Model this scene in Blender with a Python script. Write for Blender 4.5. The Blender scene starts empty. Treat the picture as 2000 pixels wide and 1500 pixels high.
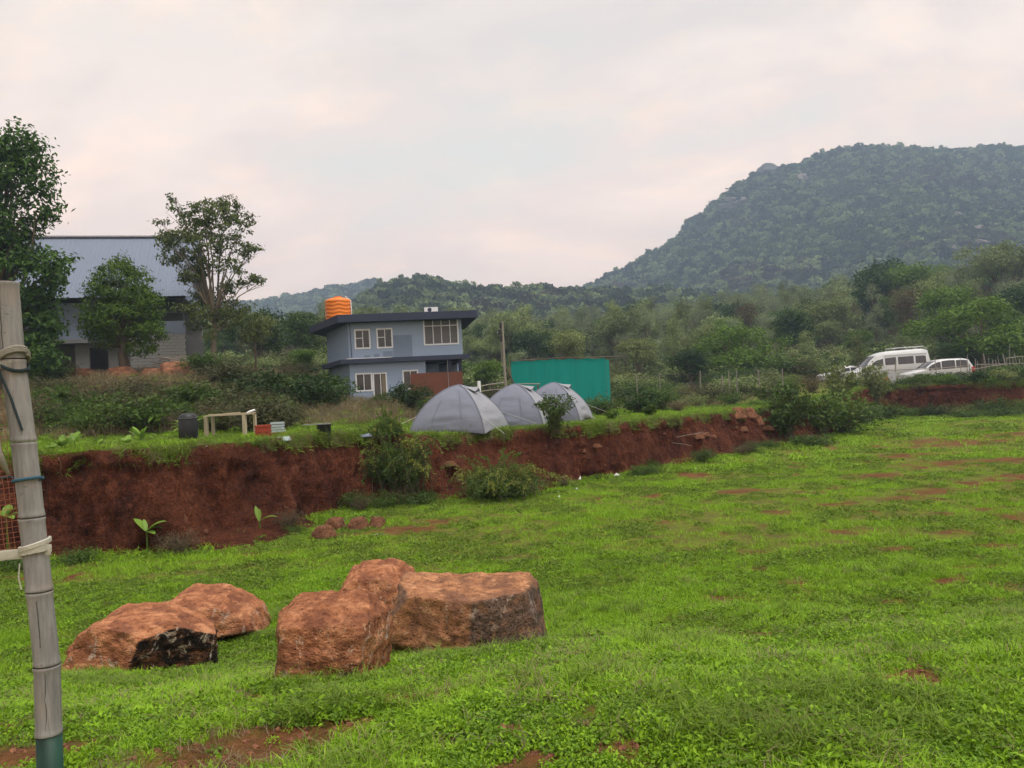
import bpy, math, random
import numpy as np
from mathutils import Vector, Matrix

S = bpy.context.scene
COL = S.collection
R = math.radians
PI = math.pi

# ------------------------------------------------------------------ camera
FPX = 1510.0                       # focal length in pixels of the 2000 px wide photograph
CAM = np.array([0.0, 0.0, 2.8])
PITCH, ROLL = R(0.76), R(3.0)
FW = np.array([0, math.cos(PITCH), math.sin(PITCH)])
UP0 = np.array([0, -math.sin(PITCH), math.cos(PITCH)])
RT0 = np.array([1.0, 0, 0])
UPV = math.cos(ROLL) * UP0 + math.sin(ROLL) * RT0
RTV = math.cos(ROLL) * RT0 - math.sin(ROLL) * UP0
cam_data = bpy.data.cameras.new('camera')
cam = bpy.data.objects.new('camera', cam_data)
COL.objects.link(cam)
cam_data.sensor_width = 36.0
cam_data.lens = 36.0 * FPX / 2000.0
cam_data.clip_start = 0.05
cam_data.clip_end = 6000
cam.matrix_world = Matrix([[RTV[0], UPV[0], -FW[0], CAM[0]], [RTV[1], UPV[1], -FW[1], CAM[1]],
                           [RTV[2], UPV[2], -FW[2], CAM[2]], [0, 0, 0, 1]])
S.camera = cam

# ------------------------------------------------------------------ light and exposure
EXPOSURE = 1.05
SKY_W = 0.62                      # radiance of the cloud layer before exposure
SUN_EL, SUN_AZ = R(70), R(125)     # azimuth clockwise from +Y
W = bpy.data.worlds.new('World')
S.world = W
W.use_nodes = True
nt = W.node_tree
nt.nodes.clear()
def wn(t, **k):
    n = nt.nodes.new(t)
    for a, b in k.items():
        setattr(n, a, b)
    return n
sky = wn('ShaderNodeTexSky', sky_type='NISHITA')
sky.sun_disc = False
sky.sun_elevation = SUN_EL
sky.sun_rotation = SUN_AZ
sky.air_density = 1.5
sky.dust_density = 3.0
tc = wn('ShaderNodeTexCoord')
sep = wn('ShaderNodeSeparateXYZ')
nt.links.new(tc.outputs['Generated'], sep.inputs[0])
den = wn('ShaderNodeMath', operation='ADD'); den.inputs[1].default_value = 0.42
ab = wn('ShaderNodeMath', operation='ABSOLUTE')
nt.links.new(sep.outputs['Z'], ab.inputs[0]); nt.links.new(ab.outputs[0], den.inputs[0])
dx = wn('ShaderNodeMath', operation='DIVIDE'); dy = wn('ShaderNodeMath', operation='DIVIDE')
nt.links.new(sep.outputs['X'], dx.inputs[0]); nt.links.new(den.outputs[0], dx.inputs[1])
nt.links.new(sep.outputs['Y'], dy.inputs[0]); nt.links.new(den.outputs[0], dy.inputs[1])
cmb = wn('ShaderNodeCombineXYZ')
nt.links.new(dx.outputs[0], cmb.inputs[0]); nt.links.new(dy.outputs[0], cmb.inputs[1])
mp = wn('ShaderNodeMapping'); mp.inputs['Rotation'].default_value = (0, 0, R(50)); mp.inputs['Scale'].default_value = (0.75, 1.4, 1)
mp.inputs['Location'].default_value = (3.1, 1.7, 0)
nt.links.new(cmb.outputs[0], mp.inputs['Vector'])
nz = wn('ShaderNodeTexNoise'); nz.inputs['Scale'].default_value = 1.9; nz.inputs['Detail'].default_value = 7; nz.inputs['Roughness'].default_value = 0.55
nz.inputs['Distortion'].default_value = 0.4
nt.links.new(mp.outputs[0], nz.inputs['Vector'])
cr = wn('ShaderNodeValToRGB')
cr.color_ramp.elements[0].position = 0.38; cr.color_ramp.elements[0].color = (0.805, 0.80, 0.79, 1)
cr.color_ramp.elements[1].position = 0.62; cr.color_ramp.elements[1].color = (1.06, 0.90, 0.84, 1)
e = cr.color_ramp.elements.new(0.52); e.color = (0.93, 0.80, 0.765, 1)
nt.links.new(nz.outputs['Fac'], cr.inputs['Fac'])
nz2 = wn('ShaderNodeTexNoise'); nz2.inputs['Scale'].default_value = 5.2; nz2.inputs['Detail'].default_value = 8; nz2.inputs['Roughness'].default_value = 0.62
nt.links.new(mp.outputs[0], nz2.inputs['Vector'])
cr2 = wn('ShaderNodeValToRGB')
cr2.color_ramp.elements[0].position = 0.50; cr2.color_ramp.elements[0].color = (1, 1, 1, 1)
cr2.color_ramp.elements[1].position = 0.68; cr2.color_ramp.elements[1].color = (1.15, 1.07, 0.99, 1)
nt.links.new(nz2.outputs['Fac'], cr2.inputs['Fac'])
mul = wn('ShaderNodeVectorMath', operation='MULTIPLY')
nt.links.new(cr.outputs['Color'], mul.inputs[0]); nt.links.new(cr2.outputs['Color'], mul.inputs[1])
hzr = wn('ShaderNodeMapRange'); hzr.inputs['From Max'].default_value = 0.42        # clouds pale and warm towards the horizon, all the way round
hzr.inputs['To Min'].default_value = 1.0; hzr.inputs['To Max'].default_value = 0.0
nt.links.new(ab.outputs[0], hzr.inputs['Value'])
hzc = wn('ShaderNodeMix', data_type='RGBA'); hzc.inputs['A'].default_value = (0.86, 0.875, 0.825, 1); hzc.inputs['B'].default_value = (1.55, 1.30, 1.08, 1)
nt.links.new(hzr.outputs[0], hzc.inputs['Factor'])
mul2 = wn('ShaderNodeVectorMath', operation='MULTIPLY')
nt.links.new(mul.outputs[0], mul2.inputs[0]); nt.links.new(hzc.outputs['Result'], mul2.inputs[1])
scl = wn('ShaderNodeVectorMath', operation='SCALE'); scl.inputs['Scale'].default_value = SKY_W * 10
nt.links.new(mul2.outputs[0], scl.inputs[0])
mx = wn('ShaderNodeMix', data_type='RGBA'); mx.inputs['Factor'].default_value = 0.93
nt.links.new(sky.outputs['Color'], mx.inputs['A']); nt.links.new(scl.outputs[0], mx.inputs['B'])
bg = wn('ShaderNodeBackground'); bg.inputs['Strength'].default_value = 0.1
nt.links.new(mx.outputs['Result'], bg.inputs['Color'])
wo = wn('ShaderNodeOutputWorld')
nt.links.new(bg.outputs[0], wo.inputs['Surface'])

sun_d = bpy.data.lights.new('sun', 'SUN')
sun_d.energy = 1.5
sun_d.angle = R(38)
sun_d.color = (1.0, 0.955, 0.90)
sun = bpy.data.objects.new('sun', sun_d)
COL.objects.link(sun)
sdir = Vector((math.sin(SUN_AZ) * math.cos(SUN_EL), math.cos(SUN_AZ) * math.cos(SUN_EL), math.sin(SUN_EL)))
sun.rotation_euler = sdir.to_track_quat('Z', 'Y').to_euler()
sun.location = (0, 0, 60)

vs = S.view_settings
vs.view_transform = 'Standard'
vs.look = 'None'
vs.exposure = EXPOSURE
vs.gamma = 1.0
vs.use_curve_mapping = False
cy = S.cycles
cy.max_bounces = 4; cy.diffuse_bounces = 2; cy.glossy_bounces = 2; cy.transmission_bounces = 4
cy.transparent_max_bounces = 8; cy.volume_bounces = 0
cy.caustics_reflective = False; cy.caustics_refractive = False
cy.use_denoising = True
cy.use_adaptive_sampling = True
cy.adaptive_threshold = 0.03

# ------------------------------------------------------------------ pixel -> world helpers
def ray(px, py):
    return FW + (px - 1000) / FPX * RTV + (750 - py) / FPX * UPV
def at(px, py, Y):
    d = ray(px, py)
    return CAM + d * (Y / d[1])
def on(px, py, z):
    d = ray(px, py)
    return CAM + d * ((z - CAM[2]) / d[2])

def proj(P):
    v = np.asarray(P, float) - CAM
    z = v @ FW
    return 1000 + FPX * (v @ RTV) / z, 750 - FPX * (v @ UPV) / z

# ------------------------------------------------------------------ numeric helpers
def sm(a, b, x):
    t = np.clip((np.asarray(x, float) - a) / (b - a), 0, 1)
    return t * t * (3 - 2 * t)
def _hash(ix, iy, iz, seed):
    h = (ix * 374761393 + iy * 668265263 + iz * 2147483647 + seed * 974634777) & 0xFFFFFFFF
    h = ((h ^ (h >> 13)) * 1274126177) & 0xFFFFFFFF
    h = ((h ^ (h >> 15)) * 2246822519) & 0xFFFFFFFF
    return ((h ^ (h >> 16)) & 0xFFFF) / 65535.0
def vnoise(x, y, z=0.0, seed=0):
    x, y, z = np.broadcast_arrays(np.asarray(x, float), np.asarray(y, float), np.asarray(z, float))
    ix, iy, iz = np.floor(x).astype(np.int64), np.floor(y).astype(np.int64), np.floor(z).astype(np.int64)
    fx, fy, fz = x - ix, y - iy, z - iz
    fx, fy, fz = fx * fx * (3 - 2 * fx), fy * fy * (3 - 2 * fy), fz * fz * (3 - 2 * fz)
    def h(a, b, c):
        return _hash(ix + a, iy + b, iz + c, seed)
    a = h(0, 0, 0) * (1 - fx) + h(1, 0, 0) * fx
    b = h(0, 1, 0) * (1 - fx) + h(1, 1, 0) * fx
    lo = a * (1 - fy) + b * fy
    if np.any(fz != 0):
        a = h(0, 0, 1) * (1 - fx) + h(1, 0, 1) * fx
        b = h(0, 1, 1) * (1 - fx) + h(1, 1, 1) * fx
        lo = lo * (1 - fz) + (a * (1 - fy) + b * fy) * fz
    return lo * 2 - 1
def fbm(x, y, z=0.0, seed=0, octv=4, gain=0.5):
    s, a, f, n = 0.0, 1.0, 1.0, 0.0
    for k in range(octv):
        s = s + a * vnoise(np.asarray(x) * f + 17.3 * k, np.asarray(y) * f + 9.1 * k, np.asarray(z) * f, seed + k)
        n += a; a *= gain; f *= 2.03
    return s / n

# ------------------------------------------------------------------ mesh helpers
def mesh_np(name, V, F, mats=(), mi=None, smooth=False):
    """V (n,3); F list of arrays of equal-length faces, or one array."""
    me = bpy.data.meshes.new(name)
    V = np.asarray(V, np.float32).reshape(-1, 3)
    Fs = F if isinstance(F, list) else [F]
    Fs = [np.asarray(f, np.int32) for f in Fs if len(f)]
    me.vertices.add(len(V)); me.vertices.foreach_set('co', V.ravel())
    nl = sum(f.size for f in Fs); nf = sum(len(f) for f in Fs)
    me.loops.add(nl); me.loops.foreach_set('vertex_index', np.concatenate([f.ravel() for f in Fs]))
    tot = np.concatenate([np.full(len(f), f.shape[1], np.int32) for f in Fs])
    st = np.concatenate([[0], np.cumsum(tot)[:-1]]).astype(np.int32)
    me.polygons.add(nf)
    me.polygons.foreach_set('loop_start', st)
    try:
        me.polygons.foreach_set('loop_total', tot)
    except Exception:
        pass
    if mi is not None:
        me.polygons.foreach_set('material_index', np.asarray(mi, np.int32))
    me.polygons.foreach_set('use_smooth', np.full(nf, bool(smooth)))
    for m in mats:
        me.materials.append(m)
    me.update(calc_edges=True)
    return me
class MB:
    """collects boxes, tubes and grids; build() makes ONE mesh object"""
    def __init__(s):
        s.V = []; s.F3 = []; s.F4 = []; s.n = 0
    def add(s, V, F):
        V = np.asarray(V, float).reshape(-1, 3); F = np.asarray(F, int)
        (s.F4 if F.shape[1] == 4 else s.F3).append(F + s.n)
        s.V.append(V); s.n += len(V)
        return s
    def box(s, x0, x1, y0, y1, z0, z1, M=None):
        V = np.array([[x, y, z] for z in (z0, z1) for y in (y0, y1) for x in (x0, x1)], float)
        if M is not None:
            V = V @ np.asarray(M)[:3, :3].T + np.asarray(M)[:3, 3]
        return s.add(V, [[0, 2, 3, 1], [4, 5, 7, 6], [0, 1, 5, 4], [2, 6, 7, 3], [0, 4, 6, 2], [1, 3, 7, 5]])
    def beam(s, a, b, w, h, up=(0, 0, 1)):
        a = np.asarray(a, float); b = np.asarray(b, float)
        d = b - a; L = np.linalg.norm(d); d = d / L
        r = np.cross(d, up); r = r / (np.linalg.norm(r) + 1e-9); u = np.cross(r, d)
        V = [a + sx * r * w / 2 + su * u * h / 2 + t * d * L for t in (0, 1) for su in (-1, 1) for sx in (-1, 1)]
        return s.add(V, [[0, 1, 3, 2], [4, 6, 7, 5], [0, 4, 5, 1], [2, 3, 7, 6], [0, 2, 6, 4], [1, 5, 7, 3]])
    def tube(s, P, rad, n=8, cap=True):
        V, F = tube(P, rad, n)
        b = s.n
        s.add(V, F)
        if cap:
            P = np.asarray(P, float)
            k = len(P)
            s.add([P[0], P[-1]], np.zeros((0, 3), int))
            c0, c1 = s.n - 2, s.n - 1
            f = [[c0, b + (j + 1) % n, b + j] for j in range(n)] + [[c1, b + (k - 1) * n + j, b + (k - 1) * n + (j + 1) % n] for j in range(n)]
            s.F3.append(np.array(f))
        return s
    def grid(s, G):
        G = np.asarray(G, float); a, b = G.shape[:2]
        i = np.arange(a * b).reshape(a, b)
        F = np.stack([i[:-1, :-1], i[:-1, 1:], i[1:, 1:], i[1:, :-1]], -1).reshape(-1, 4)
        return s.add(G.reshape(-1, 3), F)
    def data(s):
        F = []
        if s.F4: F.append(np.concatenate(s.F4))
        if s.F3: F.append(np.concatenate(s.F3))
        return np.concatenate(s.V), F
    def build(s, name, mat, parent=None, smooth=False, loc=None):
        V, F = s.data()
        return obj(name, mesh_np(name, V, F, [mat], smooth=smooth), parent, loc)
def tube(P, rad, n=8):
    P = np.asarray(P, float)
    rad = np.broadcast_to(np.asarray(rad, float), (len(P),))
    T = np.gradient(P, axis=0); T /= np.linalg.norm(T, axis=1)[:, None] + 1e-9
    ref = np.array([0, 0, 1.0]) if abs(T[0][2]) < 0.9 else np.array([1.0, 0, 0])
    a = np.arange(n) * 2 * PI / n
    V = []
    for p, t, r in zip(P, T, rad):
        u = np.cross(t, ref); u /= np.linalg.norm(u) + 1e-9
        w = np.cross(t, u)
        ref = np.cross(u, t) if abs(np.dot(np.cross(u, t), t)) < 0.5 else ref
        V.append(p + r * (np.cos(a)[:, None] * u + np.sin(a)[:, None] * w))
    k = len(P)
    i = np.arange(k * n).reshape(k, n)
    F = np.stack([i[:-1], np.roll(i, -1, 1)[:-1], np.roll(i, -1, 1)[1:], i[1:]], -1).reshape(-1, 4)
    return np.concatenate(V), F
def obj(name, me, parent=None, loc=None, rot=None):
    o = bpy.data.objects.new(name, me)
    COL.objects.link(o)
    if parent is not None:
        o.parent = parent
    if loc is not None:
        o.location = [float(v) for v in loc]
    if rot is not None:
        o.rotation_euler = rot
    return o
def tag(o, label=None, cat=None, group=None, kind=None):
    if label: o['label'] = label
    if cat: o['category'] = cat
    if group: o['group'] = group
    if kind: o['kind'] = kind
    return o
def thing(name, label, cat, loc=(0, 0, 0), rz=0.0, group=None):
    o = obj(name, None, None, loc, (0, 0, rz))
    return tag(o, label, cat, group)
def copy_thing(root, loc, rz=0.0, sc=1.0, label=None, group=None):
    c = root.copy(); COL.objects.link(c)
    c.location = [float(v) for v in loc]; c.rotation_euler = (0, 0, rz)
    c.scale = (sc, sc, sc) if np.isscalar(sc) else sc
    if label: c['label'] = label
    if group: c['group'] = group
    for ch in root.children:
        d = ch.copy(); COL.objects.link(d); d.parent = c
        for g in ch.children:
            f = g.copy(); COL.objects.link(f); f.parent = d
    return c

# ------------------------------------------------------------------ materials
def lin(r, g, b, k=1.0):
    f = lambda c: (c / 255 / 12.92) if c <= 10 else ((c / 255 + 0.055) / 1.055) ** 2.4
    return (f(r) * k, f(g) * k, f(b) * k, 1.0)
class NT:
    def __init__(s, name):
        s.m = bpy.data.materials.new(name); s.m.use_nodes = True
        s.t = s.m.node_tree; s.t.nodes.clear()
        s.out = s.n('ShaderNodeOutputMaterial')
    def n(s, typ, ins=None, **k):
        nd = s.t.nodes.new(typ)
        for a, b in k.items():
            setattr(nd, a, b)
        for a, b in (ins or {}).items():
            if hasattr(b, 'links') or isinstance(b, bpy.types.NodeSocket):
                s.t.links.new(b, nd.inputs[a])
            else:
                nd.inputs[a].default_value = b
        return nd
    def noise(s, vec, scale, detail=4, rough=0.55, dist=0.0):
        return s.n('ShaderNodeTexNoise', {'Vector': vec, 'Scale': scale, 'Detail': detail, 'Roughness': rough, 'Distortion': dist}).outputs['Fac']
    def ramp(s, fac, stops):
        nd = s.n('ShaderNodeValToRGB', {'Fac': fac})
        el = nd.color_ramp.elements
        while len(el) < len(stops):
            el.new(0.5)
        for e_, (p, c) in zip(el, stops):
            e_.position = p
            e_.color = c if hasattr(c, '__len__') else (c, c, c, 1)
        return nd.outputs['Color']
    def mix(s, fac, a, b, mode='MIX'):
        nd = s.n('ShaderNodeMix', data_type='RGBA', blend_type=mode)
        for i, v in (('Factor', fac), ('A', a), ('B', b)):
            sock = [q for q in nd.inputs if q.name == i and (i == 'Factor' and q.type == 'VALUE' or i != 'Factor' and q.type == 'RGBA')][0]
            if isinstance(v, bpy.types.NodeSocket): s.t.links.new(v, sock)
            else: sock.default_value = v
        return [q for q in nd.outputs if q.type == 'RGBA'][0]
    def math(s, op, a, b=0.0):
        return s.n('ShaderNodeMath', {0: a, 1: b}, operation=op).outputs[0]
    def obj(s): return s.n('ShaderNodeTexCoord').outputs['Object']
    def pos(s): return s.n('ShaderNodeNewGeometry').outputs['Position']
    def attr(s, name): return s.n('ShaderNodeAttribute', attribute_name=name).outputs['Fac']
    def mapping(s, vec, scale, rot=(0, 0, 0)):
        return s.n('ShaderNodeMapping', {'Vector': vec, 'Scale': scale, 'Rotation': rot}).outputs[0]
    def bump(s, h, strength=0.5, dist=0.02):
        return s.n('ShaderNodeBump', {'Height': h, 'Strength': strength, 'Distance': dist}).outputs[0]
    def principled(s, color, rough=0.8, normal=None, spec=0.3, metallic=0.0, **k):
        ins = {'Base Color': color, 'Roughness': rough, 'Specular IOR Level': spec, 'Metallic': metallic}
        if normal is not None: ins['Normal'] = normal
        ins.update(k)
        b = s.n('ShaderNodeBsdfPrincipled', ins)
        s.t.links.new(b.outputs[0], s.out.inputs['Surface'])
        return s.m
def leaf_mat(name, c1, c2, transl=0.28, rough=0.6, var=0.35, yellow=None):
    m = NT(name)
    g = m.n('ShaderNodeNewGeometry')
    oi = m.n('ShaderNodeObjectInfo')
    nz_ = m.noise(m.obj(), 0.9, 2)
    f = m.math('ADD', m.math('MULTIPLY', g.outputs['Random Per Island'], 0.65), m.math('MULTIPLY', nz_, 0.5))
    col = m.mix(m.math('MINIMUM', f, 1.0), c1, c2)
    v = m.math('ADD', m.math('MULTIPLY', oi.outputs['Random'], var), 1 - var / 2)
    vv = m.n('ShaderNodeCombineColor', {0: v, 1: v, 2: v}).outputs[0]
    col = m.mix(1.0, col, vv, 'MULTIPLY')
    p = m.n('ShaderNodeBsdfPrincipled', {'Base Color': col, 'Roughness': rough, 'Specular IOR Level': 0.25})
    t = m.n('ShaderNodeBsdfTranslucent', {'Color': col})
    x = m.n('ShaderNodeMixShader', {0: transl, 1: p.outputs[0], 2: t.outputs[0]})
    m.t.links.new(x.outputs[0], m.out.inputs['Surface'])
    return m.m
def plain(name, color, rough=0.7, nscale=6.0, var=0.25, bump=0.2, spec=0.3, metallic=0.0, bscale=None, bdist=0.01, stretch=(1, 1, 1)):
    m = NT(name)
    o = m.mapping(m.obj(), stretch)
    n1 = m.noise(o, nscale, 5, 0.6)
    n2 = m.noise(o, nscale * 7, 4, 0.6)
    d = tuple(c * (1 - var) for c in color[:3]) + (1,)
    l = tuple(min(1, c * (1 + var)) for c in color[:3]) + (1,)
    col = m.mix(m.math('ADD', m.math('MULTIPLY', n1, 0.7), m.math('MULTIPLY', n2, 0.3)), d, l)
    h = m.noise(o, bscale or nscale * 5, 5, 0.6)
    return m.principled(col, rough, m.bump(h, bump, bdist) if bump else None, spec, metallic)
M = {}
M['bark'] = plain('bark', (0.12, 0.095, 0.07, 1), 0.9, 3, 0.4, 0.6, 0.1, bdist=0.03, stretch=(1, 1, 0.3))
M['bark_pale'] = plain('bark_pale', (0.20, 0.17, 0.13, 1), 0.9, 3, 0.35, 0.5, 0.1, bdist=0.03, stretch=(1, 1, 0.3))
M['stem'] = plain('stem', (0.10, 0.085, 0.05, 1), 0.85, 8, 0.3, 0.2, 0.2)
M['leaf_dark'] = leaf_mat('leaf_dark', (0.018, 0.042, 0.010, 1), (0.045, 0.092, 0.016, 1))
M['leaf_mango'] = leaf_mat('leaf_mango', (0.026, 0.06, 0.010, 1), (0.075, 0.155, 0.022, 1))
M['leaf_round'] = leaf_mat('leaf_round', (0.05, 0.10, 0.012, 1), (0.15, 0.26, 0.03, 1))
M['leaf_airy'] = leaf_mat('leaf_airy', (0.055, 0.085, 0.024, 1), (0.145, 0.185, 0.05, 1))
M['leaf_bright'] = leaf_mat('leaf_bright', (0.06, 0.12, 0.015, 1), (0.14, 0.23, 0.03, 1))
M['leaf_yellow'] = leaf_mat('leaf_yellow', (0.13, 0.18, 0.025, 1), (0.30, 0.33, 0.06, 1))
M['leaf_shrub'] = leaf_mat('leaf_shrub', (0.032, 0.068, 0.012, 1), (0.095, 0.16, 0.024, 1))
M['leaf_olive'] = leaf_mat('leaf_olive', (0.10, 0.135, 0.045, 1), (0.25, 0.30, 0.10, 1))
M['leaf_grey'] = leaf_mat('leaf_grey', (0.13, 0.17, 0.09, 1), (0.28, 0.345, 0.17, 1))
M['leaf_brush'] = leaf_mat('leaf_brush', (0.042, 0.048, 0.02, 1), (0.105, 0.11, 0.042, 1))
M['leaf_dry'] = leaf_mat('leaf_dry', (0.075, 0.055, 0.032, 1), (0.16, 0.12, 0.065, 1))
M['leaf_forest'] = leaf_mat('leaf_forest', (0.095, 0.15, 0.055, 1), (0.27, 0.325, 0.12, 1), var=0.7)
M['leaf_hill'] = leaf_mat('leaf_hill', (0.026, 0.045, 0.020, 1), (0.06, 0.085, 0.034, 1), transl=0.1, var=0.8)
_h = NT('leaf_hill')
_g = _h.n('ShaderNodeNewGeometry'); _oi = _h.n('ShaderNodeObjectInfo')
_l = _oi.outputs['Location']
_c = _h.ramp(_h.noise(_l, 0.011, 4, .6), [(.36, (0.075, 0.062, 0.032, 1)), (.48, (0.040, 0.060, 0.022, 1)), (.62, (0.075, 0.105, 0.030, 1))])
_v = _h.math('ADD', _h.math('MULTIPLY', _oi.outputs['Random'], 1.1), _h.math('ADD', .35, _h.math('MULTIPLY', _g.outputs['Random Per Island'], .35)))
_vv = _h.n('ShaderNodeCombineColor', {0: _v, 1: _v, 2: _v}).outputs[0]
_h.principled(_h.mix(1.0, _c, _vv, 'MULTIPLY'), .8, None, .1)
M['leaf_hill'] = _h.m
M['leaf_big'] = leaf_mat('leaf_big', (0.13, 0.24, 0.03, 1), (0.22, 0.36, 0.05, 1), 0.35, 0.45)
M['grass'] = leaf_mat('grass', (0.145, 0.268, 0.010, 1), (0.275, 0.47, 0.022, 1), 0.3, 0.6, 0.4)
M['grass_deep'] = leaf_mat('grass_deep', (0.10, 0.17, 0.014, 1), (0.19, 0.285, 0.03, 1), 0.3, 0.55, 0.4)
M['grass_dry'] = leaf_mat('grass_dry', (0.16, 0.13, 0.07, 1), (0.30, 0.24, 0.13, 1), 0.3, 0.7, 0.4)
M['weed'] = leaf_mat('weed', (0.08, 0.17, 0.012, 1), (0.19, 0.33, 0.03, 1), 0.3, 0.5, 0.4)

# ================================================================== TERRAIN
BANK_PX = [(-420, 1128), (-250, 1120), (-60, 1110), (80, 1096), (200, 1086), (330, 1080), (440, 1062), (560, 1030), (650, 1003),
           (720, 988), (850, 974), (960, 964), (1060, 950), (1150, 938), (1250, 922), (1350, 900), (1440, 880), (1510, 868),
           (1580, 861), (1640, 845), (1690, 824), (1730, 815), (1800, 813), (1880, 811), (2000, 808), (2150, 803), (2400, 800)]
_b = np.array([on(px, py, 0.0)[:2] for px, py in BANK_PX])
_b = np.vstack([[-60, _b[0][1] - 2], _b, [120, _b[-1][1] + 4]])
for _ in range(2):                                   # corner cutting
    q = 0.75 * _b[:-1] + 0.25 * _b[1:]; r_ = 0.25 * _b[:-1] + 0.75 * _b[1:]
    _b = np.vstack([_b[:1], np.stack([q, r_], 1).reshape(-1, 2), _b[-1:]])
_seg = np.linalg.norm(np.diff(_b, axis=0), axis=1); _cum = np.concatenate([[0], np.cumsum(_seg)])
_n = int(_cum[-1] / 0.085)
_s = np.linspace(0, _cum[-1], _n)
BL = np.stack([np.interp(_s, _cum, _b[:, 0]), np.interp(_s, _cum, _b[:, 1])], 1)
_t = np.gradient(BL, axis=0); _t /= np.linalg.norm(_t, axis=1)[:, None]
for _ in range(90):
    _t[1:-1] = 0.25 * _t[:-2] + 0.5 * _t[1:-1] + 0.25 * _t[2:]
_t /= np.linalg.norm(_t, axis=1)[:, None]
BN = np.stack([-_t[:, 1], _t[:, 0]], 1)              # points to the upper side
BS = _s
BL = BL + BN * (0.22 * fbm(BS * 0.45, BS * 0 + 3, seed=4, octv=3))[:, None]
_POLY = BL[::12]
_PG = np.vstack([_POLY, [[900, 60], [900, 4000], [-900, 4000], [-900, 5]]])
def bank_sd(x, y):
    x = np.asarray(x, float).ravel(); y = np.asarray(y, float).ravel()
    best = np.full(x.shape, 1e9)
    for a, b in zip(_POLY[:-1], _POLY[1:]):
        d = b - a
        t = np.clip(((x - a[0]) * d[0] + (y - a[1]) * d[1]) / (d @ d), 0, 1)
        best = np.minimum(best, (x - a[0] - t * d[0]) ** 2 + (y - a[1] - t * d[1]) ** 2)
    ins = np.zeros(x.shape, bool)
    for a, b in zip(_PG, np.roll(_PG, -1, 0)):
        c = ((a[1] > y) != (b[1] > y))
        if c.any():
            ins ^= c & (x < (b[0] - a[0]) * (y - a[1]) / (b[1] - a[1] + 1e-12) + a[0])
    return np.where(ins, 1, -1) * np.sqrt(best)
def field_z(x, y):
    x = np.asarray(x, float); y = np.asarray(y, float)
    yy = y + 0.5 * fbm(x * 0.5, y * 0.3, seed=8, octv=2) - 0.12 * np.clip(x, -3, 3)
    m = 1.25 * (1 - sm(3.0, 9.6, yy))
    rough = 0.035 * fbm(x * 1.7, y * 1.7, seed=2, octv=3) + 0.05 * fbm(x * 0.35, y * 0.35, seed=3, octv=2)
    return m + rough * (1 + 0.8 * (1 - sm(4, 9, y)))
def plate_z(x, y, s):
    x = np.asarray(x, float); y = np.asarray(y, float)
    e_ = np.interp(x, [-14, -9, -5, -2.5, 4, 9, 13, 22, 40], [2.05, 2.03, 1.98, 1.66, 1.62, 1.5, 1.5, 1.95, 1.9])
    rise = 0.042 * np.clip(s - 6, 0, 40) * sm(4, 14, s)
    left = 1.95 * sm(21, 43, y) * sm(-9, -17, x)
    far = np.interp(y, [0, 62, 100, 150, 220, 300, 420, 4000], [0, 0, 1.2, 5.5, 13, 18, 20, 20])
    right = 6.0 * sm(70, 190, y) * sm(35, 95, x)
    return e_ + rise + left + far + right + 0.05 * fbm(x * 0.8, y * 0.8, seed=11, octv=3) + 0.25 * fbm(x * 0.09, y * 0.09, seed=12, octv=2) * sm(5, 15, s)
def H(x, y):
    x = np.asarray(x, float); sh = x.shape
    xf, yf = x.ravel(), np.asarray(y, float).ravel()
    s = bank_sd(xf, yf)
    k = sm(0.95, 1.5, s)
    return (field_z(xf, yf) * (1 - k) + plate_z(xf, yf, s) * k).reshape(sh)
def h1(x, y):
    return float(H(np.array([x]), np.array([y]))[0])
def H_vis(x, y):
    s = bank_sd(x, y); k = sm(0.0, 0.5, s)
    return field_z(x, y) * (1 - k) + plate_z(x, y, s) * k
def ground(px, py, t0=1.5, t1=140):
    d = ray(px, py)
    t = np.geomspace(t0, t1, 1500)
    P = CAM + t[:, None] * d
    k = np.nonzero(P[:, 2] < H_vis(P[:, 0], P[:, 1]))[0]
    return P[k[0]] if len(k) else P[-1]
def gy(px, Y, py=780):
    """ground point under the picture column px at depth Y"""
    p = at(px, py, Y)
    return np.array([p[0], p[1], h1(p[0], p[1])])

# --- bare soil patches (shared by ground colour and grass scatter)
BARE_PX = [(555, 1435, .5), (780, 1368, .36), (400, 1490, .5), (1210, 1472, .13), (1390, 1410, .2), (1900, 862, 3.6),
           (1780, 888, 2.2), (1990, 850, 3.0), (1750, 975, .8), (1915, 995, .55), (1945, 1068, .55), (1840, 1004, .4), (1860, 1038, .4),
           (1980, 940, .8), (1740, 1074, .5), (1510, 1000, .6), (1630, 985, .7), (1225, 1195, .22), (1400, 1174, .3), (1755, 1176, .35), (1600, 1230, .3),
           (490, 1085, .7), (790, 1036, 1.3), (350, 1066, .6), (860, 1020, 1.0), (1880, 1250, .35), (1300, 1020, .5), (1560, 905, 1.0), (60, 1470, .4), (1040, 1492, .15),
           (1850, 905, 2.2), (1955, 900, 1.8), (1700, 930, 1.4), (1820, 960, 1.1), (1650, 1040, .7), (1900, 1112, .55), (1560, 1140, .45), (1450, 960, .9), (1980, 1010, .7), (1650, 1450, .2), (1480, 1080, .5), (1300, 1105, .3)]
_bp = [(ground(a, b), c) for a, b, c in BARE_PX]
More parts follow.
